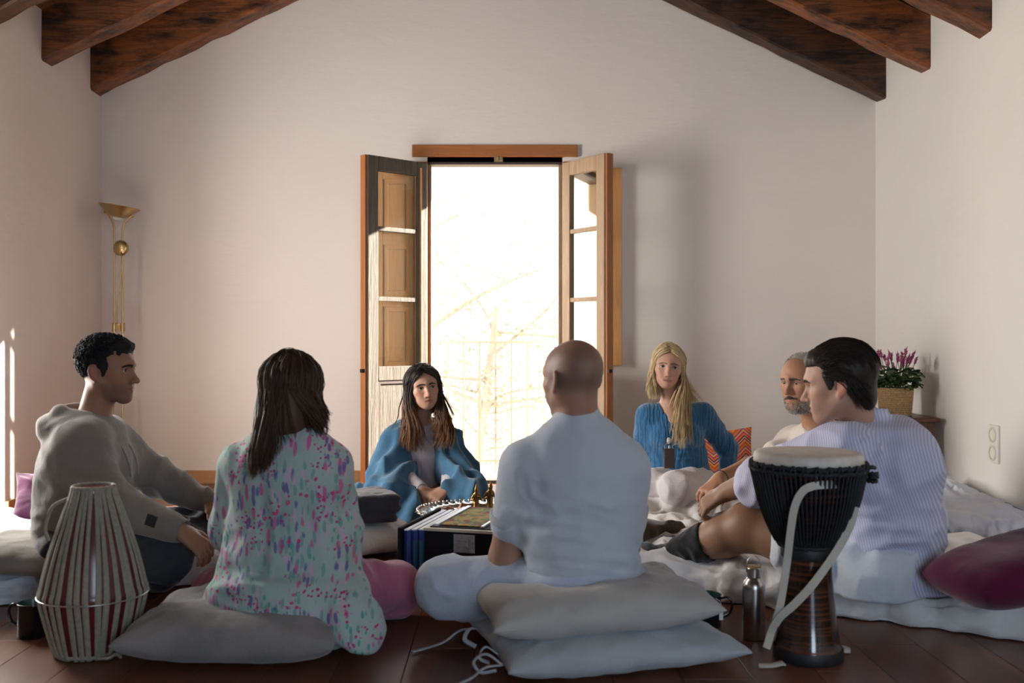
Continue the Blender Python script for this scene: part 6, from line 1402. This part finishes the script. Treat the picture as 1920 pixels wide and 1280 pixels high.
    for sd in (1, -1):
        for q in framing(H, rs, 34, sd, (lambda j: at(1224+rs.randn()*5, 720+rs.rand()*30, 4.93)) if sd > 0 else (lambda j: at(1275+rs.randn()*7, 770+rs.rand()*65, 4.87)), k): P.append(q); Rr.append(np.interp(np.linspace(0, 1, k), [0, .3, .75, 1], [.0006, .0038, .0034, .0008]))
    v, f = strands(P, Rr, 4, .0034, .0014, rs); hair_join(F, v, f, 'hair', hair_mat('blonde_hair', (.40, .28, .13), (.74, .58, .34), .38, 150), root)
    # cord with pendant and brown phone pouch
    Mc = m_plain('grey_cord_thin', (.50, .48, .46), .5); px = at(1255, 858, 4.775)
    for q, a, b in ((-1, (-.050, -.062, .02), (-.035, -.150, -.03)), (1, (.05, -.055, .02), (.03, -.155, -.04))):
        MB().tube(spline([J['neck']+V(*a), J['chest']+V(*b)+V(0, -.02, .03), px+V(q*.020, .008, .06), px+V(q*.018, -.002, .042)], 26), .0017, 5).build('cord', Mc, root)
    pd = at(1254, 826, 4.815); MB().lathe([(0, -.002), (.011, -.002), (.013, 0), (.011, .002), (0, .002)], pd, 20, rotx(PI/2)@np.diag([.8, 1.25, 1])).build('pendant', m_plain('pale_pendant', (.75, .68, .55), .3), root, smooth=True)
    po = thing('phone_pouch', 'brown leather phone pouch hanging on a cord from the blonde woman\'s neck', 'pouch', tuple(px-V(0, 0, .045)))
    MB().box(px-V(.026, .006, .050), px+V(.026, .006, .045)).build('pouch_body', m_plain('brown_leather', (.055, .036, .028), .5, noise=.2, bump=.2), po, bevel=.004)
    MB().lathe([(0, 0), (.005, 0), (.005, .012), (.003, .014), (0, .014)], px+V(0, 0, .045), 10).build('clip', M_SILV, po)
person_blonde()

# ------------------------------------------------------------------ bearded man in the white t-shirt
def person_beard():
    H = Head(at(1504, 716, 4.2), (-.80, -.58, -.12), (-.04, -.02, 1), 1.0)
    J = jd(neck=at(1535, 796, 4.26), chest=at(1545, 860, 4.30), waist=at(1555, 930, 4.36), pel=at(1560, 985, 4.40), shR=at(1490, 832, 4.44), shL=at(1592, 838, 4.12), elR=at(1428, 868, 4.26), elL=at(1600, 930, 3.95), wrR=at(1350, 898, 4.10), wrL=at(1560, 960, 3.85),
           hipR=at(1540, 990, 4.46), hipL=at(1580, 995, 4.30), knR=at(1470, 962, 4.25), knL=at(1560, 985, 3.92), anR=at(1520, 995, 4.0), anL=at(1500, 1000, 4.1), toR=at(1560, 1000, 3.9), toL=at(1450, 1000, 4.1))
    root = tops('person', 'grey-bearded man in white t-shirt, half hidden behind the striped-shirt man', J['pel']*V(1, 1, 0)+V(0, 0, .10))
    hd = unit(J['wrR']-J['elR'])+V(0, 0, -.35); F = skeleton(J, H, hf=.0034, hands=[J['wrR']+unit(hd)*.07]); core(F, J, (-.8, -.6, 0)); H.add(F, J['neck'], .056, open_eye=.0022, nose=1.1)
    limb(F, J['elR'], J['wrR'], .043, .027, .02, .006, .3); hand(F, J['wrR'], hd, (-.35, -.35, .85), (-.35, -.75, -.35), .85, 1.05, spread=.18)
    tf = lambda p: H.tint(p, (.40, .205, .120), (.36, .15, .11))
    F.build('body', M_SKIN, root, col=tf); H.eyes(M_EYEB, root, (0, 1, -.25)); H.brows(M_BROWG, root, 1.9, .003); H.lashes(M_BROW, root)
    rs = np.random.RandomState(6)
    # cropped grey hair
    F = cap_hair(H, 'hair', None, root, [((0, -.018, .037), (.0765, .0965, .0855))], [('ell', (0, .070, .02), (.085, .050, .080)), ('box', (0, .105, -.055), (.12, .080, .112)), ('ell', (.083, -.010, -.008), (.020, .024, .040)), ('ell', (-.083, -.010, -.008), (.020, .024, .040)), ('box', (0, -.02, -.130), (.12, .12, .062)), ('box', (0, .035, -.095), (.12, .045, .100))], lambda p: .0012*vnoise(p*300), .003)
    P, Rr = [], []
    for i in range(700):
        th = rs.uniform(.75, 3.0); ph = rs.uniform(-1.4, 1.4); n = V(math.sin(ph), math.cos(ph)*math.cos(th), math.cos(ph)*math.sin(th)); p = V(0, -.018, .037)+n*V(.0765, .0965, .0855)
        if p[2] < .0 or (p[1] > .045 and p[2] < .085): continue
        d = unit(n+V(0, .5, .1)+rs.randn(3)*.2)*.007; P.append([H.w(*(p-n*.001)), H.w(*(p+d*.6)), H.w(*(p+d))]); Rr.append([.0010, .0009, .0003])
    v, f = locks(P, Rr, 3); hair_join(F, v, f, 'hair', hair_mat('cropped_grey_hair', (.24, .205, .17), (.50, .46, .41), .6, 300), root)
    # short beard: white on the chin, dark moustache
    P, Rr, P2, R2 = [], [], [], []
    for i in range(2300):
        x = rs.uniform(-.062, .062); z = rs.uniform(-.122, -.020); ax = abs(x)
        if z > -.052-.0*ax and ax < .030 and z > -.050: continue
        yv = .088-.75*max(0, ax-.012)**1.0*1.05-(.0 if z > -.09 else (abs(z)-.09)*.9); 
        if ax < .020 and -.066 < z < -.052: continue
        if z > -.062+.75*(ax-.030) and ax > .030: continue
        if ax > .052 and rs.rand() < .5: continue
        n = unit(V(x*1.3, yv, (z+.05)*.6)); p = V(x, yv-.004, z); d = unit(n*.6+V(0, 0, -1)+rs.randn(3)*.25)*rs.uniform(.008, .014)
        P.append([H.w(*p), H.w(*(p+d*.6)), H.w(*(p+d))]); Rr.append([.0013, .0012, .0004])
    for i in range(420):
        x = rs.uniform(-.028, .028); ax = abs(x); z = -.0475-ax*.22+rs.randn()*.0022; p = V(x, .0935-.42*ax-.003, z); d = unit(V(x*14, .25, -.55)+rs.randn(3)*.2)*.010; P2.append([H.w(*p), H.w(*(p+d*.6)), H.w(*(p+d))]); R2.append([.0013, .0012, .0004])
    v, f = locks(P, Rr, 3); mk('beard', v, f, hair_mat('grey_white_beard', (.17, .135, .11), (.56, .52, .48), .6, 200), root, smooth=True); v, f = locks(P2, R2, 3); mk('moustache', v, f, hair_mat('dark_moustache', (.06, .045, .036), (.17, .135, .11), .6), root, smooth=True)
    M = m_fabric('cream_white_jersey', (.66, .61, .55), (.60, .55, .49), wr=.35); fl = ((-.8, -.6, 0), 1.35)
    lo = np.min([J[k] for k in ('pel', 'shR', 'shL', 'elR', 'neck')], 0)-V(.2, .2, .05); hi = np.max([J[k] for k in ('pel', 'shR', 'shL', 'elR', 'neck')], 0)+V(.2, .2, .06); F = Field(lo, hi, .0065)
    F.cone(J['chest'], J['waist'], .160, .150, .06, fl); F.cone(J['waist'], J['pel'], .150, .160, .05, fl); F.cone(J['chest'], J['neck']-V(0, 0, .045), .150, .072, .06, fl)
    for q in 'LR': F.cone(J['neck']-V(0, 0, .05), J['sh'+q], .060, .062, .05); e_ = J['sh'+q]*.42+J['el'+q]*.58; F.cone(J['sh'+q], e_, .068, .060, .035); d = unit(e_-J['sh'+q]); F.ell(e_+d*.055, (.052, .052, .05), None, .004, 'sub')
    F.ell(J['neck']+V(-.03, -.03, .035), (.066, .066, .06), None, .004, 'sub'); F.wrinkle(0.0153, (12, 12, 18), seed=5.5, c=J['shR'], rad=.16); F.wrinkle(0.0119, (14, 14, 7), seed=7.5, c=J['chest'], rad=.16); F.build('t_shirt', M, root)
    M2 = m_fabric('sand_trousers', (.30, .26, .21)); keys = ('pel', 'hipL', 'hipR', 'knL', 'knR', 'anL', 'anR'); F = Field(np.min([J[k] for k in keys], 0)-.12, np.max([J[k] for k in keys], 0)+.12, .010)
    for q in 'LR': F.cone(J['pel'], J['hip'+q], .12, .10, .04); F.cone(J['hip'+q], J['kn'+q], .092, .075, .03); F.cone(J['kn'+q], J['an'+q], .068, .05, .03)
    F.plane(V(0, 0, .10), (0, 0, -1)); F.build('trousers', M2, root)
    br = MB(); c = J['wrR']-unit(J['wrR']-J['elR'])*.012
    for p in ring_pts(c, J['wrR']-J['elR'], .0315, 22)[:-1]: MB().lathe([(0, -.0045), (.0032, -.0032), (.0046, 0), (.0032, .0032), (0, .0045)], p, 8, cap=False).build('bracelet_bead', m_black, root, smooth=True)
m_black = m_plain('black_bead', (.012, .010, .010), .3)
person_beard()

# ------------------------------------------------------------------ dark-haired man in the striped shirt (right)
def person_striped():
    H = Head(at(1573, 722, 3.14), (-.88, .40, -.14), (-.08, .0, 1), 1.05)
    J = jd(neck=at(1628, 806, 3.18), chest=at(1652, 885, 3.19), waist=at(1672, 985, 3.21), pel=at(1660, 1068, 3.19), shL=at(1580, 842, 3.07), shR=at(1668, 835, 3.36), elL=at(1440, 892, 3.30), elR=at(1560, 900, 3.59), wrL=at(1362, 922, 3.45), wrR=at(1430, 930, 3.71),
           hipL=at(1640, 1085, 3.11), hipR=at(1660, 1080, 3.29), knL=at(1405, 985, 3.41), knR=at(1470, 975, 3.75), anL=at(1262, 1040, 3.59), anR=at(1318, 1024, 3.81), toL=at(1206, 1030, 3.65), toR=at(1252, 1016, 3.89))
    root = tops('person', 'dark-haired man in a blue striped shirt and white shorts, profile at right', J['pel']*V(1, 1, 0)+V(0, 0, .10))
    hd = V(-.75, .35, -.55); F = skeleton(J, H, h=.0125, hf=.0034, hands=[J['wrL']+unit(hd)*.07]); core(F, J, (-.85, .5, 0)); H.add(F, J['neck'], .056, nose=1.12, open_eye=.0038)
    limb(F, J['elL'], J['wrL'], .048, .030, .02, .006, .3); limb(F, J['hipL'], J['knL'], .088, .072, .03, .0); limb(F, J['knL'], J['anL'], .068, .042, .03, .016, .3); F.ell(J['knL']+V(.0, -.005, -.01), (.074, .070, .078), None, .03); hand(F, J['wrL'], hd, (-.45, -.4, .8), (-.3, .8, -.3), .9, 1.05)
    sm = lambda a, b, v: np.clip((v-a)/(b-a), 0, 1)
    def tf(p):
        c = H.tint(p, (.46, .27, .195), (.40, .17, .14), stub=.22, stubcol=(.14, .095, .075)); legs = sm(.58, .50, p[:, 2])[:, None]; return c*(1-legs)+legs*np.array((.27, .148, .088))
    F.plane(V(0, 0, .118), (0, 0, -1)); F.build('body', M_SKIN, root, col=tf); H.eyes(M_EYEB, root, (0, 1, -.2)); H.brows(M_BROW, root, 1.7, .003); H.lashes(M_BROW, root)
    # fine hair on forearm and leg
    rs = np.random.RandomState(9)
    F = cap_hair(H, 'hair', None, root, [((0, -.020, .044), (.0805, .101, .090)), ((0, .040, .080), (.060, .050, .042))], [('box', (0, .118, -.05), (.12, .080, .116)), ('ell', (.083, -.012, -.010), (.022, .026, .042)), ('ell', (-.083, -.012, -.010), (.022, .026, .042)), ('box', (0, -.02, -.150), (.12, .12, .062)), ('box', (0, .045, -.10), (.12, .045, .100))], lambda p: .0015*vnoise(p*120), .0034)
    H.ell(F, (0, -.075, -.030), (.058, .030, .055), .02)
    for q in (-1, 1): H.cone(F, (q*.070, .022, .035), (q*.072, .018, -.002), .012, .006, .008)
    P, Rr = [], []; k = 10
    for i in range(420):
        ph = rs.uniform(-1.25, 1.25); t0 = rs.uniform(.55, 1.5); t1 = min(t0+rs.uniform(1.2, 2.0), 3.45); th = np.linspace(t0, t1, k); r = np.array([.082, .103, .0915])+rs.uniform(-.001, .004)
        p = np.stack([np.full(k, math.sin(ph))*r[0]*(1-.12*(th-1.5)**2/4), math.cos(ph)*np.cos(th)*r[1]*(1+.10*(th < 1.4)*np.cos(th)), math.cos(ph)*np.sin(th)*r[2]], -1)+V(0, -.018, .044)
        if p[0][1] > .03 and p[0][2] < .075: continue
        P.append([H.w(*a) for a in p]); Rr.append(np.interp(np.linspace(0, 1, k), [0, .2, .8, 1], [.002, .0034, .0030, .0008]))
    for i in range(170):
        q = 1 if rs.rand() < .5 else -1; a0 = V(q*rs.uniform(.074, .079), rs.uniform(.0, .035), rs.uniform(.025, .075)); a2 = V(q*rs.uniform(.045, .070), rs.uniform(-.095, -.05), rs.uniform(-.085, .0)); a1 = (a0+a2)/2+V(q*.016, -.005, .022)
        P.append(spline([H.w(*a0), H.w(*a1), H.w(*a2)], k)); Rr.append(np.interp(np.linspace(0, 1, k), [0, .2, .8, 1], [.002, .0034, .0030, .0008]))
    v, f = strands(P, np.array(Rr)*.7, 3, .0022, .0011, rs); hair_join(F, v, f, 'hair', hair_mat('slick_dark_brown_hair', (.006, .005, .004), (.030, .020, .014), .3, 160), root)
    t = NT('blue_striped_cotton'); sp = t.n('ShaderNodeSeparateXYZ'); t.L(t.coord((1, 1, 1), (0, .28, .5)), sp.inputs[0]); fr = t.math('FRACT', t.math('MULTIPLY', sp.outputs['X'], 125.))
    c = t.ramp(fr, [(.42, (.42, .43, .62)), (.50, (.60, .60, .70)), (.92, (.60, .60, .70)), (1., (.42, .43, .62))]); t.set(Base__Color=c, Roughness=.85, Specular__IOR__Level=.2); t.bump(t.noise(t.coord(), 34, 3, .6, .6), .35, .006); M = t.m
    lo = np.min([J[k] for k in ('pel', 'shR', 'shL', 'elR', 'elL', 'neck', 'wrL')], 0)-V(.10, .24, .08); hi = np.max([J[k] for k in ('pel', 'shR', 'shL', 'elR', 'elL', 'neck')], 0)+V(.24, .2, .08); F = Field(lo, hi, .0078); fa = V(-.85, .5, 0); fl = (fa, 1.22)
    F.cone(J['chest'], J['waist'], .182, .176, .06, fl); F.cone(J['waist'], J['pel']+V(.03, 0, -.02), .178, .172, .06, fl); F.cone(J['chest'], J['neck']-V(-.01, 0, .05), .165, .075, .06, fl); F.ell(J['chest']+V(.055, .0, .03), (.12, .17, .13), None, .06)
    for q in 'LR': F.cone(J['neck']-V(-.01, 0, .055), J['sh'+q], .068, .072, .05)
    F.cone(J['shL'], J['elL'], .080, .066, .04); F.cone(J['shR'], J['elR'], .078, .064, .04)
    d = unit(J['wrL']-J['elL']); F.cone(J['elL']-d*.02, J['elL']+d*.055, .066, .064, .02); F.cone(J['elL']+d*.02, J['elL']+d*.060+V(0, 0, -.035), .058, .052, .02); F.cone(J['elL']+d*.05, J['elL']+d*.12, .053, .056, .006, op='sub')
    F.cone(J['neck']-V(0, 0, .045), J['neck']+V(.000, 0, .048), .084, .070, .012); F.ell(J['neck']+V(-.028, 0.01, .088), (.082, .076, .052), None, .005, 'sub')
    F.cone(J['pel']+V(.06, -.05, -.02), J['pel']+V(.10, -.08, -.06), .10, .075, .05)
    F.wrinkle(0.0204, (13, 13, 16), rotz(.4), 3.7, J['shL']+V(.03, -.03, -.02), .14); F.wrinkle(0.0187, (12, 12, 18), None, 5.7, J['waist']+V(-.08, -.15, -.06), .16); F.wrinkle(0.0102, (9, 9, 12), None, 8.7); F.wrinkle(0.0170, (14, 14, 14), None, 2.7, J['elL'], .12)
    F.plane(V(0, 0, .112), (0, 0, -1)); F.build('striped_shirt', M, root)
    M2 = m_fabric('white_shorts_cotton', (.60, .64, .70), (.54, .58, .65), wr=.6); F = Field(np.minimum(J['hipL'], J['knL'])-.2, np.maximum(J['pel'], J['hipR'])+V(.22, .2, .12), .0085)
    F.cone(J['pel'], J['pel']+V(.02, 0, -.02), .165, .175, .04, fl)
    for q in 'LR': F.cone(J['pel'], J['hip'+q], .13, .118, .05); F.cone(J['hip'+q], J['hip'+q]*.45+J['kn'+q]*.55, .118, .100, .03)
    F.wrinkle(0.0170, (16, 16, 9), None, 1.4); F.plane(V(0, 0, .104), (0, 0, -1)); F.build('shorts', M2, root)
    M3 = m_fabric('black_sock_knit', (.014, .014, .015), (.009, .009, .010)); Mg = m_fabric('grey_sock_toe', (.10, .10, .115))
    for q in 'LR':
        a, kn, to = J['an'+q], J['kn'+q], J['to'+q]; F = Field(np.minimum(np.minimum(a, to), a*.55+kn*.45)-.10, np.maximum(np.maximum(a, to), a*.55+kn*.45)+.10, .006); F.cone(a*.50+kn*.50, a, .072, .049, .02); foot(F, a, to, .043, .03); F.plane(a*.52+kn*.48, kn-a, .004); F.wrinkle(0.0051, (30, 30, 30), seed=3.); so = F.build('sock', M3, root)
        d = unit(to-a); F = Field(to-.06, to+.06, .005); F.cone(to-d*.012, to+d*.010, .0365, .030, .01, ((0, 0, 1), 1.2)); F.build('sock_toe', Mg, so)
person_striped()
# brown fleece heap by the feet
F = Field(V(.42, 3.42, .09), V(.86, 4.12, .26), .007); F.cone(V(.50, 3.95, .14), V(.68, 3.97, .13), .055, .038, .04); F.cone(V(.455, 3.86, .13), V(.50, 3.95, .13), .032, .045, .04); F.wrinkle(0.0170, (16, 14, 20), seed=2.); F.plane(V(0, 0, .100), (0, 0, -1)); _p, _f = F.mesh(1)
mk('brown_blanket', _p, _f, M_BRNF, smooth=True, label='crumpled brown fleece on the mattress at the socked feet', cat='blanket')
